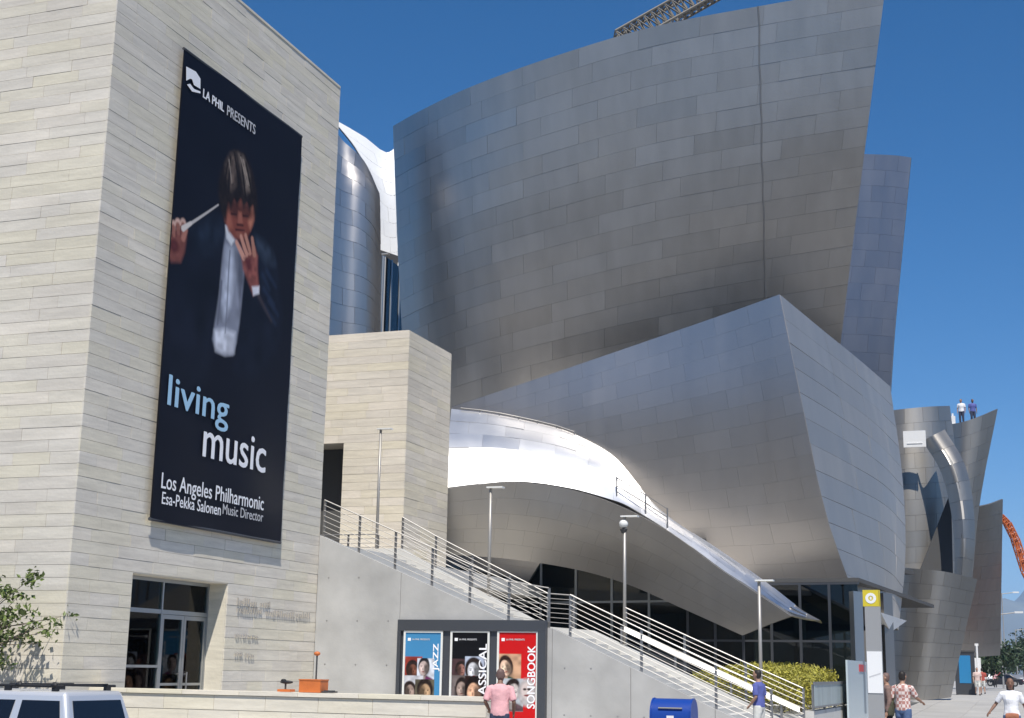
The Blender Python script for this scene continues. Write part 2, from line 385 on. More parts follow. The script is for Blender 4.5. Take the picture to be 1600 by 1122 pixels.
def text_mesh(s, size=1.0):
    c = bpy.data.curves.new('lettering', 'FONT'); c.body = s; c.size = size; c.resolution_u = 3
    o = bpy.data.objects.new('lettering', c); col.objects.link(o); dg = bpy.context.evaluated_depsgraph_get(); dg.update()
    me = bpy.data.meshes.new_from_object(o.evaluated_get(dg)); bpy.data.objects.remove(o); 
    v = np.array([x.co[:] for x in me.vertices]); f = [tuple(p.vertices) for p in me.polygons]; bpy.data.meshes.remove(me)
    mn, mx = v.min(0), v.max(0); return (v-mn), f, mx-mn
def lettering(name, s, corner, du, dv, width, height, m, parent, bold=0.0, n=None):
    """flat letters laid on a surface: lower-left corner, reading direction du, up dv"""
    v, f, sz = text_mesh(s); du = np.array(du, float); dv = np.array(dv, float); c = np.array(corner, float)
    V = [c+du*(p[0]/sz[0]*width)+dv*(p[1]/sz[1]*height) for p in v]
    if bold:                                            # thicken strokes with shifted copies, each a hair in front of the last
        nn = np.cross(du, dv); k = len(V); F2 = list(f); V2 = list(V)
        for q, (a, b) in enumerate(((bold, 0), (bold/2, bold/3), (0, bold/2))):
            o_ = len(V2); V2 += [p+du*a+dv*b+nn*.0006*(q+1) for p in V]; F2 += [tuple(i+o_ for i in g) for g in f]
        V, f = V2, F2
    return obj(name, V, f, m, parent)

# ------------------------------------------------------------------ printed pictures, painted as colours on a fine grid
class Print:
    def __init__(s, w, h, res, base):
        s.nx = int(w/res)+1; s.ny = int(h/res)+1; s.w = w; s.h = h
        s.X, s.Y = np.meshgrid(np.linspace(0, w, s.nx), np.linspace(0, h, s.ny), indexing='ij')
        s.C = np.ones((s.nx, s.ny, 3))*np.array(base)
    def blend(s, a, c): s.C = s.C*(1-a[..., None])+np.array(c)*a[..., None] if np.ndim(c) == 1 else s.C*(1-a[..., None])+c*a[..., None]
    def noise(s, k, seed):
        r = np.random.default_rng(seed); g = r.random((max(2, int(s.w/k))+3, max(2, int(s.h/k))+3))
        x = s.X/k; y = s.Y/k; i = x.astype(int); j = y.astype(int); a = x-i; b = y-j; a = a*a*(3-2*a); b = b*b*(3-2*b)
        i = np.clip(i, 0, g.shape[0]-2); j = np.clip(j, 0, g.shape[1]-2)
        return g[i, j]*(1-a)*(1-b)+g[i+1, j]*a*(1-b)+g[i, j+1]*(1-a)*b+g[i+1, j+1]*a*b
    def poly(s, pts, c, soft=.03, shade=0.0, seed=1, k=.2):
        p = np.array(pts, float); inside = np.zeros(s.X.shape, bool); dist = np.full(s.X.shape, 1e9)
        for i in range(len(p)):
            a, b = p[i], p[(i+1) % len(p)]
            cond = ((a[1] > s.Y) != (b[1] > s.Y)); xi = a[0]+(s.Y-a[1])*(b[0]-a[0])/((b[1]-a[1]) if b[1] != a[1] else 1e-9)
            inside ^= cond & (s.X < xi)
            ab = b-a; t = np.clip(((s.X-a[0])*ab[0]+(s.Y-a[1])*ab[1])/(ab@ab+1e-12), 0, 1)
            dist = np.minimum(dist, np.hypot(s.X-a[0]-t*ab[0], s.Y-a[1]-t*ab[1]))
        sd = np.where(inside, dist, -dist); al = np.clip(sd/soft*.5+.5, 0, 1)
        if shade: c = np.array(c)*(1+shade*(s.noise(k, seed)-.5)*2)[..., None]
        s.blend(al, c if np.ndim(c) == 3 else np.array(c))
    def ell(s, cx, cy, rx, ry, c, soft=.3, shade=0.0, seed=1, k=.15, rot=0.0):
        x = s.X-cx; y = s.Y-cy; cr_, sr = math.cos(rot), math.sin(rot); x, y = x*cr_+y*sr, -x*sr+y*cr_
        d = np.sqrt((x/rx)**2+(y/ry)**2); al = np.clip((1-d)/soft+.5, 0, 1)
        if shade: c = np.array(c)*(1+shade*(s.noise(k, seed)-.5)*2)[..., None]
        s.blend(al, c if np.ndim(c) == 3 else np.array(c))
    def line(s, a, b, w0, w1, c, soft=.02):
        a = np.array(a); b = np.array(b); ab = b-a; t = np.clip(((s.X-a[0])*ab[0]+(s.Y-a[1])*ab[1])/(ab@ab), 0, 1)
        d = np.hypot(s.X-a[0]-t*ab[0], s.Y-a[1]-t*ab[1]); s.blend(np.clip((w0+(w1-w0)*t-d)/soft+.5, 0, 1), np.array(c))
    def mesh(s, name, origin, du, dv, parent, wave=None):
        o_ = np.array(origin, float); du = np.array(du, float); dv = np.array(dv, float); nn = np.cross(du, dv)
        P = o_+s.X[..., None]*du+s.Y[..., None]*dv
        if wave is not None: P = P+wave(s.X, s.Y)[..., None]*nn
        f = [(i*s.ny+j, (i+1)*s.ny+j, (i+1)*s.ny+j+1, i*s.ny+j+1) for i in range(s.nx-1) for j in range(s.ny-1)]
        o = obj(name, P.reshape(-1, 3), f, 'poster_print', parent, True)
        ca = o.data.color_attributes.new('print', 'FLOAT_COLOR', 'POINT'); C = np.c_[np.clip(s.C.reshape(-1, 3), 0, 1), np.ones(s.nx*s.ny)]
        ca.data.foreach_set('color', C.ravel()); return o
def srgb(r, g, b): return np.array([((x/255+.055)/1.055)**2.4 if x > 10 else x/255/12.92 for x in (r, g, b)])

# ================================================================== the setting
def drop(X, Y):                                         # the side street falls away from the crossing
    return -.07*min(22.0, max(0.0, Y-8))*(1 if X < 25.9 else 0)
def sheet(name, xs, ys, zf, m, kind='structure'):
    V = [(x, y, zf(x, y)) for x in xs for y in ys]; n = len(ys)
    f = [(i*n+j, (i+1)*n+j, (i+1)*n+j+1, i*n+j+1) for i in range(len(xs)-1) for j in range(n-1)]
    o = obj(name, V, f, m)
    if kind: o['kind'] = kind
    return o
XS = [-15000, -3000, -600, -100, -20, 0, 10, 20, 25.85, 25.95, 30, 36, 45, 60, 80, 95, 110, 150, 200, 300, 500, 900, 2500, 6000, 15000]
YS = [-15000, -3000, -600, -100, -20, 0, 8, 12, 16, 20, 25, 30, 60, 200, 900, 4000, 15000]
sheet('ground', XS, YS, lambda x, y: gz(x)+drop(x, y)-.30, 'earth')
sheet('road', [x for x in XS if -101 < x < 901], [-24, -12, -3.4], lambda x, y: gz(x)-.13, 'asphalt')
sheet('side_street', [3.0, 12, 21.6], [-3.38, 0, 8, 10, 12, 14, 16, 18, 20, 25, 30, 60], lambda x, y: drop(x, y)-.126, 'asphalt')
sheet('pavement', [22, 25.8, 25.9, 30, 36, 45, 60, 80, 95, 110, 150, 200, 300], [-3.2, 0, 8, 10, 12, 14, 16, 18, 20, 25, 30, 60], lambda x, y: gz(x)+drop(x, y), 'pavement_joint')
V = []; xs = [22, 30, 36, 45, 60, 80, 95, 110, 150, 200, 300]
kb = MB()
for a, b in zip(xs[:-1], xs[1:]):
    kb.hexa([(a, -3.38, gz(a)-.28), (b, -3.38, gz(b)-.28), (b, -3.2, gz(b)-.28), (a, -3.2, gz(a)-.28), (a, -3.38, gz(a)+.004), (b, -3.38, gz(b)+.004), (b, -3.2, gz(b)+.004), (a, -3.2, gz(a)+.004)])
kb.build('kerb', 'kerb')['kind'] = 'structure'
kb = MB()
ys = [-3.2, 0, 8, 10, 12, 14, 16, 18, 20, 25, 30, 60]
for a, b in zip(ys[:-1], ys[1:]):
    za, zb = drop(0, a), drop(0, b)
    kb.hexa([(21.62, a, za-.3), (22, a, za-.3), (22, b, zb-.3), (21.62, b, zb-.3), (21.62, a, za+.004), (22, a, za+.004), (22, b, zb+.004), (21.62, b, zb+.004)])
kb.build('kerb', 'kerb')['kind'] = 'structure'
pv = bpy.data.objects['pavement']
for i in range(24):                                     # paving slabs where they can be told apart
    for j in range(5):
        x0 = 38+i*1.8; y0 = -3.15+j*1.8
        if y0+1.8 > 6.0: continue
        mb = MB(); p = [(x0+.012, y0+.012), (x0+1.788, y0+.012), (x0+1.788, y0+1.788), (x0+.012, y0+1.788)]
        mb.hexa([(x, y, gz(x)+.0) for x, y in p]+[(x, y, gz(x)+.010+.003*random.random()) for x, y in p]); mb.build('slab', 'pavement_slab', pv)
mb = MB()
mb.hexa([(81.3, -3.15, gz(81)), (300, -3.15, gz(300)), (300, 40, gz(300)), (81.3, 40, gz(81)), (81.3, -3.15, gz(81)+.012), (300, -3.15, gz(300)+.3), (300, 40, gz(300)+.3), (81.3, 40, gz(81)+.012)])
mb2 = MB()
xs = [81.3, 95, 110, 150, 200, 300]
for a, b in zip(xs[:-1], xs[1:]):
    mb2.hexa([(a, -3.15, gz(a)-.1), (b, -3.15, gz(b)-.1), (b, 4.0, gz(b)-.1), (a, 4.0, gz(a)-.1), (a, -3.15, gz(a)+.011), (b, -3.15, gz(b)+.011), (b, 4.0, gz(b)+.011), (a, 4.0, gz(a)+.011)])
mb2.build('pavement_far', 'pavement_slab')['kind'] = 'structure'
mk = MB()
for i in range(30):
    a = 30+i*9; mk.hexa([(a, -13.1, gz(a)-.129), (a+3, -13.1, gz(a+3)-.129), (a+3, -12.95, gz(a+3)-.129), (a, -12.95, gz(a)-.129), (a, -13.1, gz(a)-.124), (a+3, -13.1, gz(a+3)-.124), (a+3, -12.95, gz(a+3)-.124), (a, -12.95, gz(a)-.124)])
mk.build('lane_marking', 'marking')['kind'] = 'structure'

# ================================================================== stone office tower
WY = 18.81; TOPZ = 19.1
def courses(length, z0, z1, h, openings, lmin, lmax):
    """slab rectangles (s0, s1, z0, z1) on a face, broken round its openings"""
    out = []; n = int(round((z1-z0)/h)); h = (z1-z0)/n
    for j in range(n):
        a, b = z0+j*h, z0+(j+1)*h; segs = [(0.0, length)]
        for (o0, o1, p0, p1) in openings:
            if a < p1-.02 and b > p0+.02:
                segs = [t for s in segs for t in ((s[0], min(s[1], o0)), (max(s[0], o1), s[1])) if t[1]-t[0] > .03]
        for s0, s1 in segs:
            x = s0
            first = random.uniform(.35, 1)*lmax
            while x < s1-.01:
                ln = first if x == s0 else random.uniform(lmin, lmax)
                e = x+ln
                if s1-e < lmin*.6: e = s1
                out.append((x, e, a, b)); x = e
    return out
def clad(parent, faces, m, limit=300, name='stone', proud=.03):
    """faces: (origin, du, n, rects); the slabs that show largest are objects, the rest one mesh"""
    allr = []
    for (o_, du, n, rects) in faces:
        o_ = np.array(o_, float); du = np.array(du, float); n = np.array(n, float)
        for (s0, s1, z0, z1) in rects:
            g = .0038; pr = proud+random.uniform(-.004, .004)
            p0 = o_+du*(s0+g)+np.array([0, 0, z0+g])-n*.012; p1 = o_+du*(s1-g)+np.array([0, 0, z1-g])+n*pr
            c = (p0+p1)/2; v = c-EYE; v_ = v/np.linalg.norm(v); sz = abs(n@v_)*(s1-s0)*(z1-z0)/(v@v)
            x = v@_r2/(v@_fw)*F+800; inview = -40 < x < 1640
            allr.append((sz*(1 if inview else .001), np.minimum(p0, p1), np.maximum(p0, p1)))
    allr.sort(key=lambda t: -t[0])
    for s_, a, b in allr[:limit]: unit_box(name, a, b, m, parent)
    if len(allr) > limit:
        mb = MB()
        for s_, a, b in allr[limit:]: mb.box(a, b)
        o = mb.build('stone_courses', m, parent); o['kind'] = 'stuff'
tw = thing('stone_tower', (30, 30, .2), 'tall plain sandstone office tower with the long black banner on it', 'building')
DX0, DX1, DZ0, DZ1 = 27.25, 31.37, .2, 3.71
core = MB(); Yc = WY+.03
core.box((25.03, Yc, 0), (DX0, Yc+.75, DZ1)).box((DX1, Yc, 0), (36.17, Yc+.75, DZ1)).box((25.03, Yc, DZ1), (36.17, Yc+.75, TOPZ-.02))
core.box((25.03, Yc+.75, 0), (25.8, 46, TOPZ-.02)).box((35.4, Yc+.75, 0), (36.17, 46, TOPZ-.02)).box((25.8, 45.3, 0), (35.4, 46, TOPZ-.02))
core.build('wall', 'joint', tw)
rf_ = MB().box((25.8, Yc+.75, TOPZ-.6), (35.4, 45.3, TOPZ-.3)).box((24.98, WY-.02, TOPZ-.0195), (36.2, 46.02, TOPZ+.05)); rf_.build('roof', 'sandstone', tw)
faces = [((25-.03, WY+.03, 0), (1, 0, 0), (0, -1, 0), courses(11.26, .2, TOPZ-.02, .27, [(DX0-24.97, DX1-24.97, DZ0, DZ1)], .75, 1.7)),
         ((25+.03, WY+.03, 0), (0, 1, 0), (-1, 0, 0), courses(20, .2, TOPZ-.02, .27, [], .75, 1.7))]
clad(tw, faces, 'sandstone', 300)
# stone lined reveals of the entrance recess
rv = MB().box((DX1-.025, WY+.02, DZ0), (DX1+.01, WY+.78, DZ1-.002)).box((DX0-.01, WY+.02, DZ0), (DX0+.025, WY+.78, DZ1-.002)).box((DX0+.026, WY+.02, DZ1-.024), (DX1-.026, WY+.78, DZ1+.004))
rv.build('door_reveal', 'sandstone', tw)
GY = WY+.55
XM = PY(253, 930, GY)[0]; XR = PY(336, 1000, GY)[0]; XD = PY(292, 1020, GY)[0]; ZT = PY(280, 958, GY)[2]; ZD = PY(290, 969, GY)[2]; ZL = PY(225, 1041, GY)[2]
ent = part_empty('entrance', (29.3, GY, .2), tw)
fr = MB()
for x in (DX0+.055, XM, DX1-.055): fr.box((x-.03, GY-.04, .2), (x+.03, GY+.06, 3.68))
fr.box((DX0+.026, GY-.035, ZT-.05), (DX1-.03, GY+.055, ZT+.05)).box((DX0+.026, GY-.035, 3.6), (DX1-.03, GY+.055, 3.68)).box((DX0+.08, GY-.035, ZL-.03), (XM-.03, GY+.05, ZL+.03)).box((DX0+.08, GY-.034, .2), (XM-.03, GY+.05, .3))
fr.build('frame', 'frame_metal', ent)
for (a, b, c, d) in ((DX0+.085, XM-.03, .3, ZL-.03), (DX0+.085, XM-.03, ZL+.03, ZT-.05), (DX0+.085, XM-.03, ZT+.05, 3.6), (XM+.03, DX1-.085, ZT+.05, 3.6)):
    box_obj('pane', (a, GY, c), (b, GY+.015, d), 'glass', ent)
XE = DX1-.085; mid = (XM+XE)/2
for s, (a, b) in enumerate(((XM+.035, mid-.006), (mid+.006, XE-.005))):
    lf = MB()
    lf.box((a, GY-.03, .22), (a+.09, GY+.03, ZT-.06)).box((b-.09, GY-.03, .22), (b, GY+.03, ZT-.06)).box((a+.09, GY-.03, ZT-.16), (b-.09, GY+.03, ZT-.06)).box((a+.09, GY-.03, .22), (b-.09, GY+.03, .42)).box((a+.09, GY-.03, 1.18), (b-.09, GY+.03, 1.24))
    lo = lf.build('door_leaf', 'frame_metal', ent)
    hx = b-.16 if s == 0 else a+.16
    MB().tube((hx, GY-.09, 1.0), (hx, GY-.09, 1.5), .018).tube((hx, GY-.09, 1.05), (hx, GY, 1.05), .012).tube((hx, GY-.09, 1.45), (hx, GY, 1.45), .012).build('handle', 'rail_metal', ent)
    box_obj('pane', (a+.09, GY-.006, .42), (b-.09, GY+.008, 1.18), 'glass', ent); box_obj('pane', (a+.09, GY-.006, 1.24), (b-.09, GY+.008, ZT-.16), 'glass', ent)
rm = MB().box((25.85, GY+.3, .15), (35.3, 28, .2)); rm.build('lobby_floor', 'interior_floor', tw)
rm = MB().box((25.85, 28, .2), (35.3, 28.2, 5)).box((25.85, GY+.32, 4.4), (35.3, 28, 4.6)).box((33.2, GY+.32, .2), (33.4, 28, 4.4)).box((26.1, GY+.34, .2), (26.3, 28, 4.4)).build('lobby_wall', 'interior_wall', tw)
rm = MB()
for k in range(17): rm.box((27.5+.14*k, GY+.55+.03*(k % 2), .22), (27.63+.14*k, GY+.58+.03*(k % 2), 3.3))
rm.build('curtain', 'curtain', tw)
MB().box((30.0, GY+1.2, 2.6), (30.12, GY+1.32, 4.4)).build('lobby_column', 'frame_metal', tw)
# worn lettering cut into the stone beside the entrance: too weathered to read
for (px0, px1, py, hh) in ((370, 402, 939, .17), (406, 422, 943, .14), (370, 409, 951, .17), (415, 458, 957, .15), (462, 483, 960, .15), (367, 386, 992, .09), (389, 401, 994, .08), (366, 379, 1021, .12), (382, 397, 1024, .10)):
    a = PY(px0, py, WY)[0]; b = PY(px1, py+(px1-px0)*.1, WY)[0]; z = PY(px0, py, WY)[2]; x = a; mb = MB()
    while x < b:
        h = hh*random.choice((.6, .75, 1.0)); kind = random.random()
        mb.box((x, WY-.043, z-hh/2), (x+.028, WY-.02, z-hh/2+h))
        if kind < .6: mb.box((x+.03, WY-.043, z-hh/2+(0 if kind < .3 else h-.025)), (x+.075, WY-.02, z-hh/2+(0 if kind < .3 else h-.025)+.024))
        x += random.uniform(.10, .14)
    mb.build('engraved_lettering', 'engraved', tw)['kind'] = 'stuff'

# ------------------------------------------------------------------ the banner
BX0, BX1, BZ0, BZ1 = 27.56, 33.69, 4.90, 16.58
BY = WY-.16
bn = thing('banner', (30.6, BY, BZ0), 'huge black concert banner with a conductor and blue and white lettering, hung on the tower', 'banner')
W_, H_ = BX1-BX0, BZ1-BZ0
pr = Print(W_, H_, .026, srgb(17, 17, 28))
pr.C *= (1+.25*(pr.noise(1.6, 3)-.5))[..., None]
def bq(x, y): q = PY(x, y, BY); return (q[0]-BX0, q[2]-BZ0)
def bp(*pts): return [bq(*p) for p in pts]
def pl(pts, c, soft=.05, shade=.2, seed=1, k=.2): pr.poly(bp(*pts), srgb(*c), soft, shade, seed, k)
def el(x, y, rx, ry, c, soft=.4, rot=0., shade=.15, seed=1): pr.ell(*bq(x, y), rx, ry, srgb(*c), soft, shade, seed, .12, rot)
def ln(a, b, w0, w1, c, soft=.03): pr.line(bq(*a), bq(*b), w0, w1, srgb(*c), soft)
# jacket: nearly black, a little sheen on the shoulders and sleeve
pl([(296, 356), (312, 346), (332, 343), (352, 352), (358, 380), (350, 430), (338, 500), (330, 552), (318, 600), (262, 596), (258, 470), (262, 420), (276, 408)], (20, 22, 34), .25, .4, 4, .5)
pl([(392, 364), (410, 376), (424, 392), (432, 412), (436, 450), (440, 500), (432, 560), (400, 590), (366, 580), (372, 520), (380, 440), (386, 400)], (20, 23, 36), .2, .4, 5, .4)
pl([(306, 360), (322, 350), (344, 352), (348, 366), (330, 384), (312, 386)], (33, 42, 58), .35, .5, 6, .25)
pl([(398, 372), (412, 380), (424, 396), (428, 412), (416, 410), (404, 392)], (50, 60, 76), .2, .5, 7, .2)
for a, b in (((410, 430), (420, 452)), ((416, 424), (430, 448)), ((412, 452), (428, 476)), ((420, 470), (434, 492)), ((414, 480), (430, 506))): ln(a, b, .07, .03, (36, 46, 68), .16)
ln((404, 462), (424, 502), .07, .03, (60, 52, 56), .10)
# shirt front
pl([(354, 352), (362, 354), (372, 378), (384, 400), (381, 440), (376, 490), (370, 535), (364, 556), (350, 555), (336, 548), (332, 530), (336, 500), (343, 450), (348, 400)], (128, 132, 146), .05, .35, 8, .3)
pl([(355, 385), (364, 388), (367, 430), (360, 478), (350, 500), (346, 470), (352, 430)], (182, 188, 204), .12, .2, 9, .2)
pl([(372, 396), (383, 402), (381, 440), (375, 485), (372, 440)], (92, 95, 108), .08, .2, 3, .2)
pl([(335, 516), (352, 514), (368, 520), (366, 552), (352, 555), (337, 548)], (200, 203, 214), .08, .3, 10, .15)
ln((360, 392), (352, 520), .03, .02, (112, 116, 130), .05); ln((346, 440), (340, 506), .05, .03, (98, 102, 116), .08)
pl([(352, 352), (358, 352), (368, 374), (362, 384), (354, 372)], (206, 208, 214), .04, .1)
# face, tilted down
pl([(350, 320), (352, 344), (358, 362), (367, 374), (378, 376), (388, 368), (395, 352), (398, 334), (396, 318), (380, 308), (362, 308)], (124, 66, 54), .06, .18, 11, .15)
pl([(352, 322), (352, 344), (358, 360), (364, 356), (361, 336), (360, 322)], (150, 88, 72), .08, .15)
pl([(390, 322), (397, 322), (397, 344), (391, 360), (388, 348)], (172, 110, 88), .07, .15)
pl([(364, 316), (388, 318), (386, 326), (366, 324)], (146, 88, 72), .10)
el(368, 326, .42, .20, (78, 42, 36), .9); el(386, 330, .30, .18, (84, 46, 38), .9); ln((362, 334), (370, 335), .03, .02, (44, 22, 20), .05); ln((380, 337), (388, 338), .03, .02, (44, 22, 20), .05)
pass
pl([(373, 330), (378, 332), (380, 350), (372, 351)], (150, 90, 74), .05); ln((371, 351), (380, 352), .035, .03, (66, 30, 26), .05)
ln((369, 359), (382, 360), .035, .02, (62, 26, 26), .05); el(376, 368, .22, .09, (138, 82, 68), .6)
pl([(350, 330), (354, 330), (355, 345), (351, 346)], (120, 66, 56), .05)
# hair: dark mop with two grey sheens
pl([(352, 346), (347, 334), (343, 316), (341, 296), (344, 274), (350, 254), (358, 241), (366, 234), (374, 234), (383, 240), (390, 254), (396, 274), (400, 296), (402, 318), (400, 342), (397, 334), (395, 322), (390, 330), (386, 318), (381, 325), (377, 312), (371, 321), (367, 313), (361, 327), (358, 318), (355, 332), (354, 340)], (34, 25, 23), .07, .45, 12, .12)
pl([(353, 258), (360, 242), (366, 240), (369, 262), (368, 288), (362, 296), (356, 280)], (96, 82, 74), .14, .5, 15, .10)
pl([(372, 240), (380, 246), (388, 268), (391, 296), (384, 302), (379, 276)], (118, 104, 94), .12, .5, 16, .10)
for a, b in (((366, 238), (376, 300)), ((360, 246), (358, 300)), ((384, 254), (394, 306)), ((356, 256), (349, 308)), ((376, 244), (384, 308))): ln(a, b, .03, .05, (28, 21, 20), .05)
for a, b in (((358, 250), (363, 286)), ((376, 246), (386, 288)), ((380, 250), (389, 290))): ln(a, b, .02, .012, (160, 146, 134), .04)
# raised hand with the baton
pl([(261, 362), (266, 352), (274, 347), (286, 346), (291, 352), (291, 372), (288, 394), (282, 410), (268, 410), (262, 398), (260, 380)], (122, 72, 64), .06, .25, 13, .15)
for i, (x, y) in enumerate(((265, 358), (271, 353), (278, 350), (286, 350))): el(x, y, .13, .14, (204, 168, 154), .5); ln((x, y+3), (x+1, y+14), .09, .06, (158-8*i, 104-6*i, 92-6*i), .06)
for x in (268.5, 275, 282): ln((x, 354), (x, 370), .02, .015, (74, 38, 36), .04)
el(272, 384, .20, .16, (92, 44, 44), .7); ln((286, 372), (291, 360), .09, .06, (166, 112, 98), .06)
ln((291, 354), (341, 320), .045, .022, (188, 182, 178), .03); ln((286, 357), (298, 349), .08, .05, (206, 198, 192), .04)
# other hand at the chin
pl([(378, 402), (386, 392), (398, 386), (402, 400), (402, 424), (405, 452), (396, 462), (388, 440), (380, 420)], (138, 80, 72), .06, .3, 14, .12)
for i, (a, b) in enumerate((((381, 402), (370, 379)), ((385, 397), (377, 370)), ((390, 394), (384, 368)), ((397, 397), (394, 373)))): ln(a, b, .095, .07, (204-12*i, 148-10*i, 130-10*i), .045)
for a, b in (((383, 398), (374, 377)), ((388, 394), (381, 371)), ((393, 394), (389, 372))): ln(a, b, .016, .012, (84, 40, 36), .035)
pl([(382, 404), (392, 402), (393, 424), (387, 424)], (92, 42, 44), .08); pl([(394, 448), (405, 447), (405, 459), (396, 462)], (206, 206, 214), .04)
wave = lambda x, y: .012*np.sin(x*1.7+.4*y)*np.sin(y*.55+.6)+.006*np.sin(3.1*y+x)
clo = pr.mesh('cloth', (BX0, BY, BZ0), (1, 0, 0), (0, 0, 1), bn, wave)
MB().box((BX0+.01, BY+.03, BZ0+.01), (BX1-.01, BY+.045, BZ1-.01)).build('backing', 'banner_back', bn)
for z in (BZ1-.03, BZ0+.03): MB().tube((BX0-.02, BY+.03, z), (BX1+.02, BY+.03, z), .04).build('hanging_rod', 'dark_frame', bn)
mb = MB()
for x in np.linspace(BX0+.2, BX1-.2, 7): mb.tube((x, BY+.03, BZ1-.03), (x, WY-.02, BZ1-.03), .02).tube((x, BY+.03, BZ0+.03), (x, WY-.02, BZ0+.03), .02)
mb.build('bracket', 'dark_frame', bn)
def btext(s, px0, pybase, px1, py_top, m, bold=.02, name='lettering'):
    a = PY(px0, pybase, BY); b0 = PY(px1, pybase, BY)[0]; zt = PY(px0, py_top, BY)[2]
    lettering(name, s, (a[0], BY-.03, a[2]), (1, 0, 0), (0, 0, 1), b0-a[0], zt-a[2], m, bn, bold)
# (left, baseline at the left, right, top at the left) in photo pixels
v_ = BY-.03
def bt(s, xl, xr, zb, zt, m, bold): lettering('lettering', s, (xl, v_, zb), (1, 0, 0), (0, 0, 1), xr-xl, zt-zb, m, bn, bold)
P = lambda x, y: PY(x, y, v_)
bt('living', P(262, 620)[0], P(357, 640)[0], P(349, 675)[2], P(266, 586)[2], 'blue_print', .03)
bt('music', P(316, 715)[0], P(414, 730)[0], P(318, 714)[2], P(397, 683)[2], 'white_print', .03)
bt('Los Angeles Philharmonic', P(252, 757)[0], P(412, 785)[0], P(300, 781)[2], P(252, 738)[2], 'white_print', .012)
bt('Esa-Pekka Salonen', P(253, 780)[0], P(345, 795)[0], P(253, 786)[2]-.02, P(253, 768)[2], 'white_print', .008)
bt('Music Director', P(348, 797)[0], P(411, 810)[0], P(348, 803)[2], P(348, 787)[2], 'grey_print', .008)
bt('LA PHIL', P(317, 150)[0], P(350, 165)[0], P(317, 152)[2], P(317, 138)[2], 'white_print', .02)
bt('PRESENTS', P(355, 170)[0], P(399, 200)[0], P(355, 180)[2], P(355, 164)[2], 'grey_print', .015)
q = lambda x, y: (P(x, y)[0], v_, P(x, y)[2])
lg = MB(); lg.prism([q(291, 126), q(291, 104), q(306, 112), q(313, 123), q(313, 139), q(303, 133), q(300, 124), q(297, 123)], (0, -.004, 0)).prism([q(292, 132), q(297, 131), q(303, 139), q(313, 143), q(313, 146), q(300, 143)], (0, -.004, 0))
lg.build('logo', 'white_print', bn)

# ================================================================== low garden wall in front of the tower
LX = 26.0; lz = 1.17
lw = thing('garden_wall', (LX, 16, -.5), 'low pale stone garden wall with a flat coping below the tower', 'wall')
y0, y1 = PX(760, 1085, LX)[1], 32.0
MB().box((LX+.03, y0+.03, -2.2), (LX+.45, y1, lz-.09)).build('wall_core', 'joint', lw)
y = y0; k = 0
while y < y1:
    e = min(y1, y+1.35); unit_box('coping_stone', (LX-.04, y+.004, lz-.085), (LX+.52, e-.004, lz+random.uniform(-.003, .003)), 'wall_stone', lw); y = e
for j in range(4):
    y = y0; first = True
    while y < y1:
        e = min(y1, y+(.6 if (first and j % 2) else 1.2)); first = False; zt = lz-.09-j*.30
        unit_box('stone', (LX-.0, y+.004, zt-.294), (LX+.05, e-.004, zt-.006), 'wall_stone', lw); y = e
unit_box('stone', (LX+.051, y0-.0, lz-1.3), (LX+.44, y0+.05, lz-.095), 'wall_stone', lw)
tr = MB().box((LX+.46, y0+.06, -.35), (36.12, 45.9, .19)).build('terrace', 'concrete_pale'); tr['kind'] = 'structure'
# orange crate with a stick and a small stand left on the coping
def on_wall(px, w, name): pass
cy = PX(489, 1075, LX+.2)[1]; cz = lz+.005
ob = thing('orange_tool_crate', (LX+.2, cy, cz), 'orange crate with an upright stick standing on the garden wall coping', 'crate')
MB().box((LX+.05, cy-.24, cz), (LX+.4, cy+.24, cz+.235)).box((LX+.04, cy-.25, cz+.236), (LX+.41, cy+.25, cz+.26)).build('crate_body', 'orange_paint', ob)
MB().tube((LX+.2, cy-.06, cz+.26), (LX+.2, cy-.06, cz+.74), .018).build('stick', 'dark_grey', ob)
MB().ell((LX+.2, cy-.06, cz+.77), (.06, .07, .045)).build('knob', 'orange_paint', ob, True)
cy2 = PX(446, 1075, LX+.2)[1]
ob = thing('orange_stand', (LX+.2, cy2, cz), 'small dark tripod stand with an orange base on the garden wall coping', 'stand')
MB().box((LX+.1, cy2-.17, cz), (LX+.3, cy2+.13, cz+.05)).build('base', 'orange_paint', ob)
MB().tube((LX+.2, cy2, cz+.05), (LX+.2, cy2, cz+.16), .02).build('stem', 'dark_grey', ob)
MB().ell((LX+.2, cy2-.02, cz+.19), (.06, .15, .035)).ell((LX+.2, cy2+.05, cz+.225), (.05, .06, .03)).build('head', 'black', ob, True)
cy3 = PX(514, 1078, LX+.2)[1]
tag(MB().prism([(LX+.08, cy3-.15, cz), (LX+.33, cy3-.13, cz), (LX+.31, cy3+.14, cz), (LX+.1, cy3+.12, cz)], (0, 0, .03)).prism([(LX+.12, cy3-.1, cz+.031), (LX+.28, cy3-.1, cz+.031), (LX+.27, cy3+.08, cz+.031), (LX+.13, cy3+.08, cz+.031)], (0, 0, .015)).build('dark_case', 'dark_grey'), 'flat dark case beside the orange crate on the garden wall', 'case')

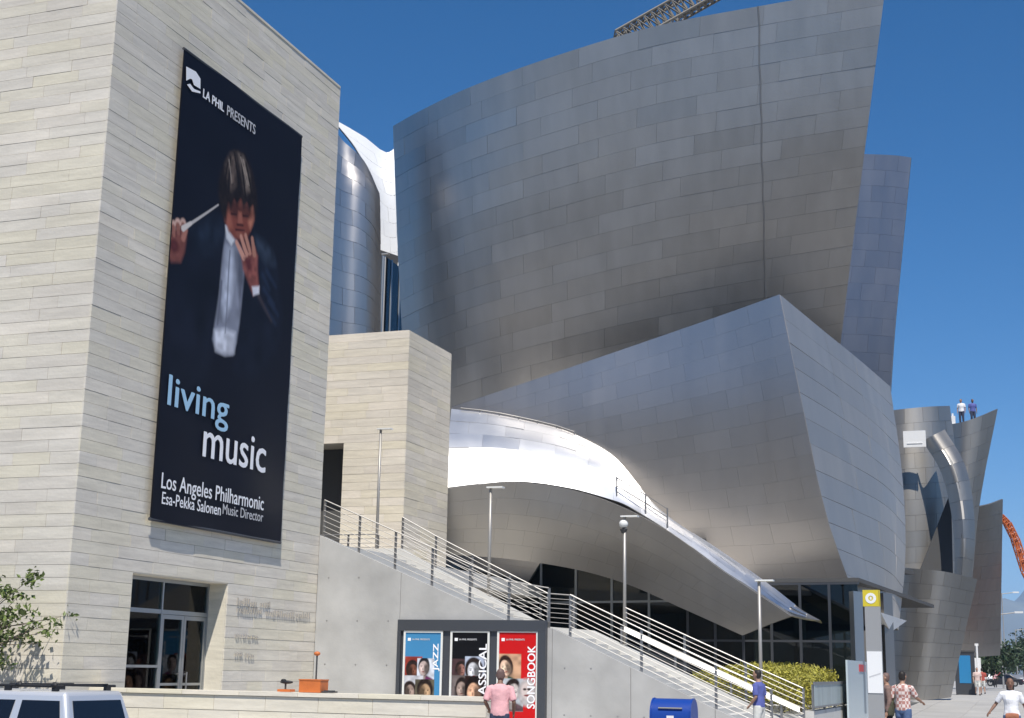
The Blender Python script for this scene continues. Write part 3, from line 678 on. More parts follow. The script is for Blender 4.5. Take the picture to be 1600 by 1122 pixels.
# ================================================================== stair to the upper terrace
SX = 36.2; RX = 40.4
st = thing('outdoor_stair', (38.3, 12, 0), 'broad concrete stair climbing beside the sandstone tower to the upper terrace', 'stairs')
prof = [(18.80, 5.36), (13.05, 2.98), (11.75, 2.78), (7.4, .80), (5.75, .12)]
def fz(y): return float(np.interp(-y, [-p[0] for p in prof], [p[1] for p in prof]))
cuts = [18.80, 16.2, 13.05, 11.75, 9.6, 7.4, 5.75]
for ya, yb in zip(cuts[:-1], cuts[1:]):
    za, zb = fz(ya), fz(yb); g_ = .006
    wl = MB().prism([(SX, ya-g_, -.3), (SX, ya-g_, za), (SX, yb+g_, zb), (SX, yb+g_, -.3)], (.3, 0, 0)).build('wall_panel', 'concrete', st); fixn(wl); wl.data.shade_flat()
    ym = (ya+yb)/2
    for y in (ya-.35, ym, yb+.35):
        for z in np.arange(.55, min(fz(y+.2), fz(y-.2))-.25, 1.2): MB().tube((SX-.002, y, z), (SX+.02, y, z), .022, n=10).build('tie_hole', 'post_metal', st)
MB().box((SX+.05, 5.8, -.3), (SX+.25, 18.78, .05)).build('wall_footing', 'concrete', st)
def fz(y): return float(np.interp(-y, [-p[0] for p in prof], [p[1] for p in prof]))
RISE = .92
rp = [(24.0, 5.34), (18.15, 5.34), (17.0, 4.74), (13.3, 2.96), (11.9, 2.86), (7.4, .90), (5.75, .2)]
def rz(y): return float(np.interp(-y, [-p[0] for p in rp], [p[1] for p in rp]))
wl = MB().prism([(RX, 24.0, -.3)]+[(RX, y, z) for y, z in rp]+[(RX, 5.75, -.3)], (.3, 0, 0)).build('rear_wall', 'concrete_pale', st); fixn(wl); wl.data.shade_flat()
n = 17
for k in range(n):                                      # upper flight
    t0, t1 = k/n, (k+1)/n; ya = 13.05+(18.55-13.05)*t0; yb = 13.05+(18.55-13.05)*t1; z = 2.6+(5.1-2.6)*t1
    unit_box('step', (SX+.31, ya+.001, z-.4), (RX-.01, yb-.001, z), 'concrete_pale', st)
unit_box('landing', (SX+.31, 11.76, 2.2), (RX-.01, 13.049, 2.6), 'concrete_pale', st)
for k in range(16):
    t0, t1 = k/16, (k+1)/16; ya = 6.0+(11.755-6.0)*t0; yb = 6.0+(11.755-6.0)*t1; z = .05+(2.45-.05)*t1
    unit_box('step', (SX+.31, ya+.001, z-.4), (RX-.01, yb-.001, z), 'concrete_pale', st)
MB().box((SX+.31, 18.56, 4.6), (RX-.01, 24, 5.1)).box((RX+.31, 18.6, 4.6), (60, 50, 5.1)).build('upper_terrace', 'concrete_pale')['kind'] = 'structure'
def railing(name, label, X, line, h, nr, sp, rm='rail_metal', pm='post_metal', r=.016, group='stair railings', extra=0):
    t = thing(name, (X, line[0][0], line[0][1]), label, 'railing', group)
    for a, b in zip(line[:-1], line[1:]):
        L_ = abs(b[0]-a[0]); n = max(1, int(round(L_/sp)))
        for i in range(n+(1 if b is line[-1] else 0)):
            y = a[0]+(b[0]-a[0])*i/n; z = a[1]+(b[1]-a[1])*i/n
            unit_box('post', (X-.012, y-.035, z-.02), (X+.012, y+.035, z+h+.0), pm, t)
        for k in range(nr):
            zz = h*(1-k/nr)*1.0
            MB().tube((X-.035, a[0], a[1]+zz), (X-.035, b[0], b[1]+zz), r*(1.2 if k == 0 else .62), n=6).build('rail', rm, t)
    return t
railing('stair_railing', 'steel railing along the upper flight on the wall beside the tower', SX+.15, [(18.75, fz(18.75)), (13.05, fz(13.05)), (11.9, fz(11.9))], 1.05, 7, 1.1)
railing('stair_railing', 'steel railing on the low side wall of the lower flight, posters beside its top end', SX+.15, [(11.3, fz(11.3)), (7.4, fz(7.4)), (6.0, fz(6.0))], 1.1, 8, 1.6)
railing('stair_railing', 'steel railing on the far wall of the upper flight under the steel canopy', RX+.15, [(18.15, 5.34), (17.0, rz(17.0)), (13.3, rz(13.3)), (12.5, rz(12.5))], .98, 7, 1.3)
railing('stair_railing', 'steel railing on the far wall of the lower flight in front of the hedge', RX+.15, [(10.9, rz(10.9)), (7.4, rz(7.4)), (5.8, rz(5.8))], 1.1, 8, 1.5)
gs = MB(); n_ = 8
for k in range(n_):                                     # added polished strip, tilted to imitate sun glare along the lower flight
    def gq(f, h): y = 10.9+(5.9-10.9)*f; return (RX-.05+h*.42, y, rz(y)+.42+h)
    gs.hexa([gq(k/n_, 0), gq((k+1)/n_, 0), tuple(np.array(gq((k+1)/n_, 0))+(.04, 0, -.03)), tuple(np.array(gq(k/n_, 0))+(.04, 0, -.03)), gq(k/n_, .12), gq((k+1)/n_, .12), tuple(np.array(gq((k+1)/n_, .12))+(.04, 0, -.03)), tuple(np.array(gq(k/n_, .12))+(.04, 0, -.03))])
gs.build('glare_strip', 'steel_polished', st)
for y in (11.0, 9.4, 7.8, 6.4): unit_box('glare_bracket', (RX+.02, y-.03, rz(y)-.02), (RX+.08, y+.03, rz(y)+.5), 'post_metal', st)  # brackets added to carry the glare strip
railing('stair_railing', 'short steel railing at the top landing by the dark doorway', 44.0, [(24.0, 5.1), (20.6, 5.1)], 1.05, 7, 1.1)

# lamp posts on the stair
def lamp(px, ptop, pbot, X, label, globe=False):
    b = PX(px, pbot, X); t_ = PX(px, ptop, X); zt = t_[2]; y = b[1]
    zb = None
    zb = rz(y) if X > RX-.1 else (5.1 if y > 18.55 else b[2])
    t = thing('lamp_post', (X, y, zb), label, 'lamp', 'lamp posts along the stair')
    MB().tube((X, y, zb-.01), (X, y, zt-.05), .055, .045, n=10).build('pole', 'lamp_metal', t, True)
    MB().box((X-.09, y-.09, zb), (X+.09, y+.09, zb+.03)).build('base_plate', 'lamp_metal', t)
    MB().box((X-.12, y-.42, zt-.045), (X+.12, y+.10, zt)).build('lamp_head', 'lamp_head', t)
    if globe:
        MB().tube((X, y+.02, zt-.30), (X, y+.02, zt-.42), .08, .05, n=12).build('camera_collar', 'dark_grey', t); MB().ell((X, y+.03, zt-.24), (.14, .14, .13)).build('camera_dome', 'lamp_head', t, True); MB().tube((X, y+.03, zt-.52), (X, y+.03, zt-.40), .06, .12, n=12).build('dome_base', 'dark_grey', t)
lamp(588, 670, 860, 44.5, 'slim lamp post beside the dark doorway at the stair head')
lamp(764, 761, 900, RX+.15, 'slim lamp post on the far stair wall under the canopy bulge')
lamp(976, 806, 950, RX+.15, 'slim lamp post with a camera dome under its head', True)
lamp(1189, 906, 1060, RX+.15, 'slim lamp post in front of the yellow-green hedge')

# ------------------------------------------------------------------ poster case on the stair wall
PXX = SX-.16
case = thing('poster_case', (PXX, 14, -.1), 'dark framed case with three concert posters on the stair wall', 'poster case')
ca, cb = PX(622, 968, PXX), PX(853, 968, PXX); cyl, cyr, czt = ca[1], cb[1], ca[2]; czb = .05
MB().box((PXX+.06, cyr, czb-.2), (PXX+.159, cyl, czt)).build('case_back', 'dark_frame', case)
MB().box((PXX-.02, cyr, czt-.30), (PXX+.059, cyl, czt-.001)).box((PXX-.02, cyr, czb-.2), (PXX+.059, cyr+.22, czt-.301)).box((PXX-.02, cyl-.10, czb-.2), (PXX+.059, cyl, czt-.301)).build('case_frame', 'dark_frame', case)
def face(p, x, y, s, seed, tone=(1, 1, 1), bgc=None, hair=(40, 30, 28), sk=(170, 120, 100)):
    """a small cropped portrait, each its own turn of the head, hair and light"""
    r = np.random.default_rng(seed); hw, hh = s*r.uniform(.5, .66), s*r.uniform(.6, .8); c = lambda q, k=1.0: srgb(*(int(max(0, min(255, v*k))) for v in q))
    keep = (np.abs(p.X-x) < hw) & (np.abs(p.Y-y) < hh); old = p.C.copy()
    if bgc is not None: p.poly([(x-hw, y-hh), (x+hw, y-hh), (x+hw, y+hh), (x-hw, y+hh)], c(bgc), .012, .35, seed, .12)
    fx, fy = x+s*r.uniform(-.14, .14), y+s*r.uniform(-.05, .15); t = r.uniform(-.35, .35); lit = r.choice((-1, 1)); fs = s*r.uniform(.85, 1.25)
    coat = tuple(int(v) for v in r.integers(15, 90, 3))
    p.poly([(fx-fs*.6, y-hh), (fx-fs*.45, fy-fs*.5), (fx-fs*.12, fy-fs*.36), (fx+fs*.14, fy-fs*.36), (fx+fs*.48, fy-fs*.52), (fx+fs*.62, y-hh)], c(coat), .02, .4, seed, .07)
    p.poly([(fx-fs*.1, fy-fs*.6), (fx-fs*.1, fy-fs*.25), (fx+fs*.12, fy-fs*.25), (fx+fs*.06, fy-fs*.62)], c(sk, .75), .02)
    p.ell(fx, fy+fs*.08, fs*r.uniform(.30, .40), fs*r.uniform(.40, .52), c(hair), .15, .5, seed+3, .04, t)
    if r.random() < .4: p.poly([(fx-fs*.36, fy+fs*.1), (fx-fs*.30, fy-fs*.5), (fx-fs*.16, fy-fs*.4), (fx-fs*.2, fy+fs*.2)], c(hair), .03, .4, seed, .04)
    p.ell(fx+fs*.03*lit, fy-fs*.02, fs*.235, fs*.35, c(sk), .18, .25, seed+1, .05, t); p.ell(fx-fs*.13*lit, fy-fs*.05, fs*.14, fs*.30, c(sk, .5), .9, .2, seed, .05, t); p.ell(fx+fs*.11*lit, fy-fs*.02, fs*.09, fs*.14, c(sk, 1.2), .9)
    co, si = math.cos(t), math.sin(t); q = lambda a, b: (fx+fs*(a*co-b*si), fy+fs*(a*si+b*co)); o = .04*lit
    for e in (-.10, .10): p.ell(*q(e+o, .05), fs*.045, fs*.018, c(sk, .38), .8, 0, 1, .1, t); p.ell(*q(e+o, .10), fs*.06, fs*.012, c(sk, .5), .9, 0, 1, .1, t)
    p.ell(*q(o*1.4, -.06), fs*.03, fs*.07, c(sk, .72), .9, 0, 1, .1, t); p.ell(*q(o, -.19), fs*.08, fs*.02, c((120, 50, 46), sk[0]/200), .7, 0, 1, .1, t)
    p.C = np.where(keep[..., None], p.C, old)
def poster(px0, px1, base, word, wc, label_word, painter, ty0, ty1, name):
    a, b = PX(px0, 985, PXX), PX(px1, 985, PXX); yl, yr, zt = a[1], b[1], a[2]; zb = .25; w_, h_ = yl-yr, zt-zb; xf = PXX+.03
    t = part_empty('poster', (xf, (yl+yr)/2, zb), case)
    MB().box((xf-.03, yr, zb), (xf, yr+.055, zt)).box((xf-.03, yl-.055, zb), (xf, yl, zt)).box((xf-.03, yr+.055, zt-.055), (xf, yl-.055, zt)).box((xf-.03, yr+.055, zb), (xf, yl-.055, zb+.055)).build('trim', 'poster_trim', t)
    p = Print(w_-.112, h_-.112, .014, base); painter(p, w_-.112, h_-.112)
    MB().box((xf, yr+.01, zb+.01), (xf+.028, yl-.01, zt-.01)).build('mount', 'dark_frame', t)
    p.mesh('print', (xf-.004, yl-.056, zb+.056), (0, -1, 0), (0, 0, 1), t)
    if word:
        # letters run upwards along the right border
        w0, wlen, z0 = word[1], word[2], word[3]
        lettering('lettering', word[0], (xf-.009, yr+.075, zt+z0-wlen), (0, 0, 1), (0, 1, 0), wlen, w0, wc, t, .012)
    lettering('lettering', '■'*0+'LA PHIL PRESENTS', (xf-.009, yl-.25, zt-.26), (0, -1, 0), (0, 0, 1), w_*.45, .045, 'grey_print', t, .004)
    MB().box((xf-.010, yl-.21, zt-.28), (xf-.006, yl-.12, zt-.20)).build('logo', 'white_print', t)
def jazz(p, w, h):
    p.C *= (1+.08*(p.noise(.5, 2)-.5))[..., None]
    face(p, .20, h-1.0, .50, 21, bgc=(150, 60, 50), sk=(110, 70, 55)); face(p, .62, h-.98, .46, 22, bgc=(200, 205, 215), hair=(30, 30, 34), sk=(190, 170, 165))
    face(p, .22, h-1.55, .55, 23, bgc=(180, 180, 186), sk=(150, 130, 120)); face(p, .60, h-1.6, .52, 24, bgc=(90, 84, 70), sk=(170, 140, 110)); face(p, .22, h-2.1, .5, 25, bgc=(190, 190, 170), sk=(90, 70, 60)); face(p, .5, h-2.0, .36, 26, bgc=(60, 60, 66), sk=(190, 190, 190))
def classical(p, w, h):
    face(p, .25, h-1.0, .5, 31, bgc=(70, 50, 52), sk=(140, 100, 90)); face(p, .66, h-1.02, .55, 32, bgc=(170, 178, 196), sk=(200, 200, 205)); face(p, .25, h-1.5, .52, 33, bgc=(110, 100, 98), sk=(160, 140, 130))
    face(p, .70, h-1.62, .62, 34, bgc=(40, 24, 22), sk=(210, 165, 135), hair=(24, 14, 12)); face(p, .22, h-2.05, .55, 35, bgc=(176, 178, 190), sk=(150, 150, 155)); face(p, .62, h-2.2, .5, 36, bgc=(40, 40, 44), sk=(200, 200, 196))
def songbook(p, w, h):
    p.C *= (1+.08*(p.noise(.5, 2)-.5))[..., None]
    face(p, .26, h-.98, .56, 41, bgc=(190, 150, 120), sk=(226, 190, 165), hair=(50, 30, 24)); face(p, .32, h-1.62, .62, 42, bgc=(170, 175, 180), sk=(190, 180, 175))
    p.ell(.80, h-1.55, .26, .36, srgb(170, 165, 165), .25, .3, 43, .08); p.ell(.80, h-1.5, .17, .22, srgb(205, 190, 185), .4); p.ell(.74, h-1.47, .05, .03, srgb(50, 40, 40), .5); p.ell(.86, h-1.47, .05, .03, srgb(50, 40, 40), .5); p.ell(.80, h-1.63, .08, .025, srgb(120, 60, 60), .5)
poster(631, 692, srgb(66, 132, 178), ('JAZZ', .20, .72, -.36), 'white_print', '', jazz, 0, 0, 'blue')
poster(704, 765, srgb(14, 14, 18), ('CLASSICAL', .22, 1.75, -.36), 'white_print', '', classical, 0, 0, 'black')
poster(777, 841, srgb(196, 22, 24), ('SONGBOOK', .22, 1.62, -.40), 'white_print', '', songbook, 0, 0, 'red')

# ================================================================== smaller sandstone block at the stair head
NX = 47.0
nc = PX(640, 515, NX); NYc = nc[1]; NZ = nc[2]; NX2 = PY(706, 553, NYc)[0]; NYl = 29.0
nb = thing('stone_stairhead', (49, 24, 5.1), 'lower sandstone block with a dark doorway at the top of the stair', 'building')
dy0 = PX(534, 760, NX)[1]; dzt = PX(534, 692, NX)[2]
core = MB().box((NX+.03, NYc+.03, 4.0), (NX2-.03, dy0, NZ-.02)).box((NX+.03, dy0, dzt), (NX2-.03, NYl, NZ-.02)).box((NX+1.5, dy0, 4.0), (NX2-.03, NYl, dzt)).box((NX+.03, NYl-3.2, 4.0), (NX+1.5, NYl, dzt))
core.build('wall', 'joint', nb)
fc = [((NX+.03, NYc-.001+.03-.03, 0), (0, 1, 0), (-1, 0, 0), courses(NYl-NYc, 5.1, NZ-.02, .30, [(dy0-NYc, NYl-3.2-NYc, 5.1, dzt)], .9, 1.9)),
      ((NX+.03, NYc+.03, 0), (1, 0, 0), (0, -1, 0), courses(NX2-NX-.06, 4.8, NZ-.02, .30, [], .9, 1.9))]
clad(nb, fc, 'sandstone_warm', 290)
MB().box((NX+.05, NYc+.05, NZ-.019), (NX2-.05, NYl, NZ-.003)).build('roof', 'sandstone_warm', nb)
box_obj('doorway', (NX+1.40, dy0+.01, 5.1), (NX+1.49, NYl-3.21, dzt-.01), 'interior', nb)

# ================================================================== the steel concert hall
def steel_thing(name, label, S, m, cols, rows, cat='building', base=None, core='steel_back', **kw):
    b = S.at(.5, 0) if base is None else base
    t = thing(name, (b[0], b[1], gz(b[0])), label, cat)
    S.sheet('backing', core, t, -.03, .06)
    S.panels('panel', m, t, cols, rows, **kw)
    return t
# great curved sail: rows bottom to top, (px, py, distance)
SAIL = Surf([
    [(655, 830, 72.0), (690, 812, 70.2), (760, 790, 68.2), (860, 765, 67.3), (1000, 735, 66.4), (1145, 708, 65.4), (1296, 682, 64.8)],
    [(634, 610, 70.2), (672, 596, 68.4), (745, 570, 66.3), (860, 538, 65), (1000, 505, 63.9), (1160, 472, 62.8), (1325, 443, 62.0)],
    [(622, 400, 68.9), (662, 384, 66.9), (740, 352, 64.6), (860, 312, 63), (1010, 276, 61.7), (1180, 241, 60.4), (1354, 214, 59.4)],
    [(614, 197, 68.0), (655, 174, 65.9), (735, 136, 63.4), (860, 90, 61.4), (1020, 42, 59.9), (1195, 8, 58.6), (1384, -24, 57.5)]])
steel_thing('steel_sail', 'great curved sail of brushed steel sheets rising behind the stone stairhead', SAIL, 'steel', 9, 23, stagger=.5, ragged=.2, wob=.010, gap=.004)
sailt = bpy.data.objects['steel_sail']
mbs = MB()
def sail_u(v):                                           # the joint is plumb, so it crosses the leaning courses
    best = min(np.linspace(.6, .95, 141), key=lambda u: abs((lambda q: (q@_r2)/(q@_fw)*F+800-(1185+.024*(561-(q@_u2)/(q@_fw)*F)))(SAIL.at(u, v)-EYE)))
    return best
us = [sail_u(k/24) for k in range(25)]
for k in range(24):                                     # the dark expansion joint that runs down the sail
    a = SAIL.at(us[k], k/24)+SAIL.normal(us[k], k/24)*.02; b = SAIL.at(us[k+1], (k+1)/24)+SAIL.normal(us[k+1], (k+1)/24)*.02; mbs.tube(a, b, .035, n=6)
mbs.build('expansion_joint', 'post_metal', sailt)
# block with the sharp prow, in front of the sail
PROWF = Surf([
    [(690, 880, 60.0), (860, 915, 58.8), (1060, 938, 57.0), (1240, 944, 55.1), (1337, 938, 53.8)],
    [(696, 790, 59.5), (850, 800, 58.3), (1020, 800, 56.8), (1180, 800, 55), (1291, 805, 53.5)],
    [(702, 710, 59.2), (850, 680, 58.0), (1000, 655, 56.6), (1150, 640, 54.9), (1254, 636, 53.5)],
    [(706, 636, 59.2), (850, 588, 58.1), (990, 540, 56.9), (1120, 495, 55.4), (1218, 460, 54.0)]])
t = steel_thing('steel_prow_block', 'smooth steel block with a leaning sharp prow in front of the sail', PROWF, 'steel_front', 10, 15, stagger=.5, ragged=.1, gap=.002, wob=.003, jit=.0015)
PROWR = Surf([
    [(1337.3, 938, 53.8), (1360, 950, 55.2), (1390, 968, 58.6), (1404, 985, 62)],
    [(1291.3, 805, 53.5), (1335, 822, 55.2), (1388, 846, 58.6), (1415, 862, 63)],
    [(1254.3, 636, 53.5), (1310, 668, 55.6), (1372, 708, 59.5), (1409, 736, 64.4)],
    [(1218.3, 460, 54.0), (1280, 511, 56.4), (1345, 564, 60.4), (1391, 604, 65)]])
PROWR.sheet('street_side', 'steel_back', t, -.03, .06)
PROWR.panels('panel', 'steel_satin', t, 4, 12, stagger=.0, ragged=.2, wob=.008, jit=.004, gap=.008)
# closing faces so that the block is solid from other sides
q = [PROWR.at(1, 0), PROWR.at(1, .33), PROWR.at(1, .66), PROWR.at(1, 1)]; bk = [p+np.array([4, 10, 0]) for p in q]
mb = MB()
for i in range(3): mb.hexa([q[i], q[i]+np.array([.3, .5, 0]), bk[i]+np.array([.3, .5, 0]), bk[i], q[i+1], q[i+1]+np.array([.3, .5, 0]), bk[i+1]+np.array([.3, .5, 0]), bk[i+1]])
mb.build('rear_face', 'steel_far', t)
sf = [PROWF.at(u, 0) for u in np.linspace(.35, 1, 8)]+[PROWR.at(u, 0) for u in np.linspace(.2, 1, 5)]
mb = MB().prism([(p[0], p[1], p[2]+.06) for p in sf]+[(66, 14, 4.4), (66, 20, 4.4)], (0, 0, .2)); o = mb.build('soffit', 'steel_soft', t); fixn(o); o.data.shade_flat()
tp = [PROWF.at(u, 1) for u in np.linspace(.0, 1, 8)]+[PROWR.at(u, 1) for u in np.linspace(.2, 1, 5)]
# bright polished roof with its long wing tip
ROOF = Surf([
    [(698, 762, 55.8), (750, 756, 55.7), (800, 752, 55.6), (850, 756, 55.4), (900, 765, 55.1), (940, 776, 54.7), (980, 790, 54.1), (1060, 840, 52.4), (1140, 898, 50.4), (1220, 955, 48), (1276, 969, 46.4)],
    [(700, 700, 56.7), (755, 700, 56.5), (815, 702, 56.4), (870, 708, 56.15), (915, 722, 55.7), (950, 738, 55.2), (1000, 785, 54.2), (1085, 842, 52.3), (1170, 900, 50.1), (1235, 952, 47.7), (1278, 968.6, 46.35)],
    [(705, 639, 58.9), (765, 646, 58.5), (825, 658, 58.1), (880, 672, 57.6), (930, 694, 56.9), (965, 718, 56.1), (1030, 795, 54.2), (1115, 853, 52.2), (1190, 904, 49.9), (1250, 950, 47.5), (1281, 968, 46.3)]], nu=121)
b = ROOF.at(.5, 0); rt_ = thing('steel_canopy', (b[0], b[1], gz(b[0])), 'bright polished steel canopy roof sweeping down to a thin wing tip', 'canopy')
ROOF.sheet('backing', 'steel_soft', rt_, -.035, .12, nu=60, nv=8)
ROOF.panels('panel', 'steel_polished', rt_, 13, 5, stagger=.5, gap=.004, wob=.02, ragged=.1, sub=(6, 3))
dk = []; nu_ = 40
for i in range(nu_+1):                                  # unseen flat roof behind the canopy edge, added to reflect light onto the block
    p = ROOF.at(.80*i/nu_, 1)-np.array([0, 0, .10]); b_ = p+np.array([7.5, 2.0, -.25]); dk += [p, b_, b_-np.array([0, 0, .2]), p-np.array([0, 0, .2])]
fcs = []
for i in range(nu_):
    a = 4*i; fcs += [(a+k, a+(k+1) % 4, a+4+(k+1) % 4, a+4+k) for k in range(4)]
o = obj('bounce_roof', dk, fcs+[(3, 2, 1, 0), tuple(4*nu_+k for k in range(4))], 'bounce_roof_pale', rt_); fixn(o); o.data.shade_flat()
FAS = Surf([
    [(696, 866, 57), (800, 874, 56.7), (900, 890, 55.9), (980, 913, 54.7), (1060, 948, 52.7), (1160, 993, 50)],
    [(697, 815, 56.2), (800, 812, 55.9), (905, 826, 55.1), (1000, 855, 53.7), (1090, 905, 51.7), (1198, 977, 48.7)],
    [(698, 763.5, 55.7), (800, 753.5, 55.5), (912, 770, 54.9), (1030, 822, 53), (1125, 889, 50.7), (1236, 963, 47.4)]])
FAS.sheet('backing', 'steel_back', rt_, -.04, .12, nu=50, nv=12)
FAS.panels('fascia_panel', 'steel_soft', rt_, 12, 5, stagger=.5, gap=.002, wob=.002, ragged=.1, jit=.001)
mb = MB(); pp = [ROOF.at(u, .10)+np.array([0, 0, .0]) for u in (.385, .47, .535)]
for p in pp: mb.tube(p, p+np.array([0, 0, .75]), .03)
for h_ in (.72, .4):
    for a, b in zip(pp[:-1], pp[1:]): mb.tube(a+np.array([0, 0, h_]), b+np.array([0, 0, h_]), .018)
mb.build('roof_guardrail', 'post_metal', rt_)
mb = MB()
for a, b in zip(np.linspace(.02, .26, 7)[:-1], np.linspace(.02, .26, 7)[1:]): mb.tube(ROOF.at(a, .985)+np.array([0, 0, .12]), ROOF.at(b, .985)+np.array([0, 0, .12]), .03); mb.tube(ROOF.at(b, .985), ROOF.at(b, .985)+np.array([0, 0, .14]), .02)
mb.build('roof_cable_rail', 'post_metal', rt_)
# glazed ground floor under the canopy and the prow
gw = thing('glazed_foyer', (56, 14, .3), 'dark glazed foyer set back under the steel canopy', 'building')
def gpt(px, D): p = PD(px, 1000, D); return np.array([p[0], p[1], 0])
ga = gpt(690, 61.5); gb = gpt(1075, 55); gc = gpt(1345, 52.0); gd = gpt(1345, 58)
def gline(a, b, n, z0, z1, zt=(), mm='frame_metal', gm='glass_dark'):
    d = (b-a)/np.linalg.norm(b-a); nn = np.array([d[1], -d[0], 0]);
    if nn@(EYE-a) < 0: nn = -nn
    for i in range(n):
        p = a+(b-a)*i/n; q_ = a+(b-a)*(i+1)/n; up_ = np.array([0, 0, 1.0])
        zs = [z0]+list(zt)+[z1]
        for u, v in zip(zs[:-1], zs[1:]):
            c = [p+d*.05, q_-d*.05, q_-d*.05-nn*.02, p+d*.05-nn*.02]
            MB().hexa([(*k[:2], u+.04) for k in c]+[(*k[:2], v-.04) for k in c]).build('pane', gm, gw)
        c = [p-d*.05+nn*.03, p+d*.05+nn*.03, p+d*.05-nn*.08, p-d*.05-nn*.08]
        MB().hexa([(*k[:2], z0) for k in c]+[(*k[:2], z1) for k in c]).build('mullion', mm, gw)
    for z in list(zt)+[z1]:
        c = [a+nn*.025, b+nn*.025, b-nn*.07, a-nn*.07]; MB().hexa([(*k[:2], z-.04) for k in c]+[(*k[:2], z+.04) for k in c]).build('transom', mm, gw)
gline(ga, gb, 7, 2.5, 6.6, (4.4,)); gline(gb, gc, 6, .5, 5.0, (2.9,), 'dark_frame')
MB().box((59, 4.9, .3), (74, 30, .45)).build('foyer_floor', 'interior_floor', gw); MB().box((68, 12, .45), (68.3, 34, 9)).build('foyer_wall', 'interior_wall', gw)
MB().hexa([(*ga[:2], 6.7), (*gb[:2], 6.7), (74, 4.9, 6.7), (74, 32, 6.7), (*ga[:2], 6.9), (*gb[:2], 6.9), (74, 4.9, 6.9), (74, 32, 6.9)]).build('foyer_ceiling', 'interior', gw)
MB().hexa([(*gb[:2], 5.05), (*gc[:2], 5.05), (74, 4.0, 5.05), (74, 20, 5.05), (*gb[:2], 5.2), (*gc[:2], 5.2), (74, 4.0, 5.2), (74, 20, 5.2)]).build('foyer_ceiling', 'interior', gw)
for k, (px, D) in enumerate(((1150, 60), (1250, 58), (820, 66), (960, 64))):
    p = gpt(px, D); MB().tube((p[0], p[1], .45), (p[0], p[1], 6.7), .25, n=14).build('foyer_column', 'interior_wall', gw)
p0 = PD(1336, 1000, 50); p1 = PD(1350, 1000, 50.5)
MB().hexa([(p0[0], p0[1], .4), (p1[0], p1[1], .4), (p1[0]+.4, p1[1]+.2, .4), (p0[0]+.4, p0[1]+.2, .4), (p0[0], p0[1], 4.6), (p1[0], p1[1], 4.6), (p1[0]+.4, p1[1]+.2, 4.6), (p0[0]+.4, p0[1]+.2, 4.6)]).build('corner_pier', 'frame_metal', gw)
p0 = PD(1383, 1000, 56); p1 = PD(1397, 1000, 57)
MB().hexa([(p0[0], p0[1], .4), (p1[0], p1[1], .4), (p1[0]+.4, p1[1]+.2, .4), (p0[0]+.4, p0[1]+.2, .4), (p0[0], p0[1], 4.9), (p1[0], p1[1], 4.9), (p1[0]+.4, p1[1]+.2, 4.9), (p0[0]+.4, p0[1]+.2, 4.9)]).build('corner_pier', 'post_metal', gw)
a, b, c = PD(1376, 957, 54), PD(1417, 970, 60), PD(1392, 988, 57)
o = MB().prism([a, b, c], (.3, .5, .12)).build('entrance_awning', 'steel_pale'); fixn(o); o.data.shade_flat(); tag(o, 'small pale triangular steel awning under the prow block', 'awning')

# wall to the left of the sail, with its sunlit folded sheet and a narrow window
LEFTW = Surf([
    [(340, 640, 68), (490, 640, 65.2), (540, 638, 64.5), (575, 634, 65), (594, 630, 65.9)],
    [(340, 450, 68), (495, 450, 65), (545, 446, 64.2), (578, 440, 64.7), (595, 434, 65.6)],
    [(340, 270, 68), (498, 300, 65), (548, 296, 64.2), (580, 292, 64.7), (594, 312, 65.5)],
    [(340, 130, 68), (500, 182, 65), (538, 222, 64.4), (568, 250, 64.9), (593, 302, 65.5)]])
steel_thing('steel_wall', 'curved steel wall between the sandstone tower and the sunlit folded sheet', LEFTW, 'steel_front', 8, 16, gap=.007, wob=.01)
FOLD = Surf([
    [(590, 450, 72.6), (606, 446, 72.8), (632, 434, 73.2)],
    [(588, 300, 73), (604, 320, 73.3), (630, 320, 73.8)],
    [(558, 235, 73.2), (592, 262, 73.8), (630, 262, 74.5)],
    [(518, 184, 73), (570, 214, 74), (604, 238, 75), (626, 222, 75.5)]])
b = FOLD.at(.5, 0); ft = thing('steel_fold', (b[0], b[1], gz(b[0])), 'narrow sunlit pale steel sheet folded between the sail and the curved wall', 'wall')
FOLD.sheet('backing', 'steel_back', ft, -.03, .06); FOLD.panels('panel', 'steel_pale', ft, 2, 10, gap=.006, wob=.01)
wt = thing('slot_window', (70, 27, 0), 'tall dark slot window above the stone stairhead', 'window')
a, b = PD(592, 600, 70.5), PD(632, 600, 74)
for i in range(3):
    for z0, z1 in ((6, 12.5), (12.5, 17.6), (17.6, 22.8)):
        p = a+(b-a)*i/3; q_ = a+(b-a)*(i+1)/3
        MB().hexa([(p[0], p[1], z0+.05), (q_[0], q_[1], z0+.05), (q_[0]+.05, q_[1]+.02, z0+.05), (p[0]+.05, p[1]+.02, z0+.05), (p[0], p[1], z1-.05), (q_[0], q_[1], z1-.05), (q_[0]+.05, q_[1]+.02, z1-.05), (p[0]+.05, p[1]+.02, z1-.05)]).build('pane', 'glass_dark', wt)
for i in range(4):
    p = a+(b-a)*i/3; MB().tube((p[0]-.05, p[1], 6), (p[0]-.05, p[1], 22.8), .07).build('mullion', 'frame_metal', wt)
for z in (12.5, 17.6): MB().tube((a[0]-.05, a[1], z), (b[0]-.05, b[1], z), .06).build('transom', 'frame_metal', wt)
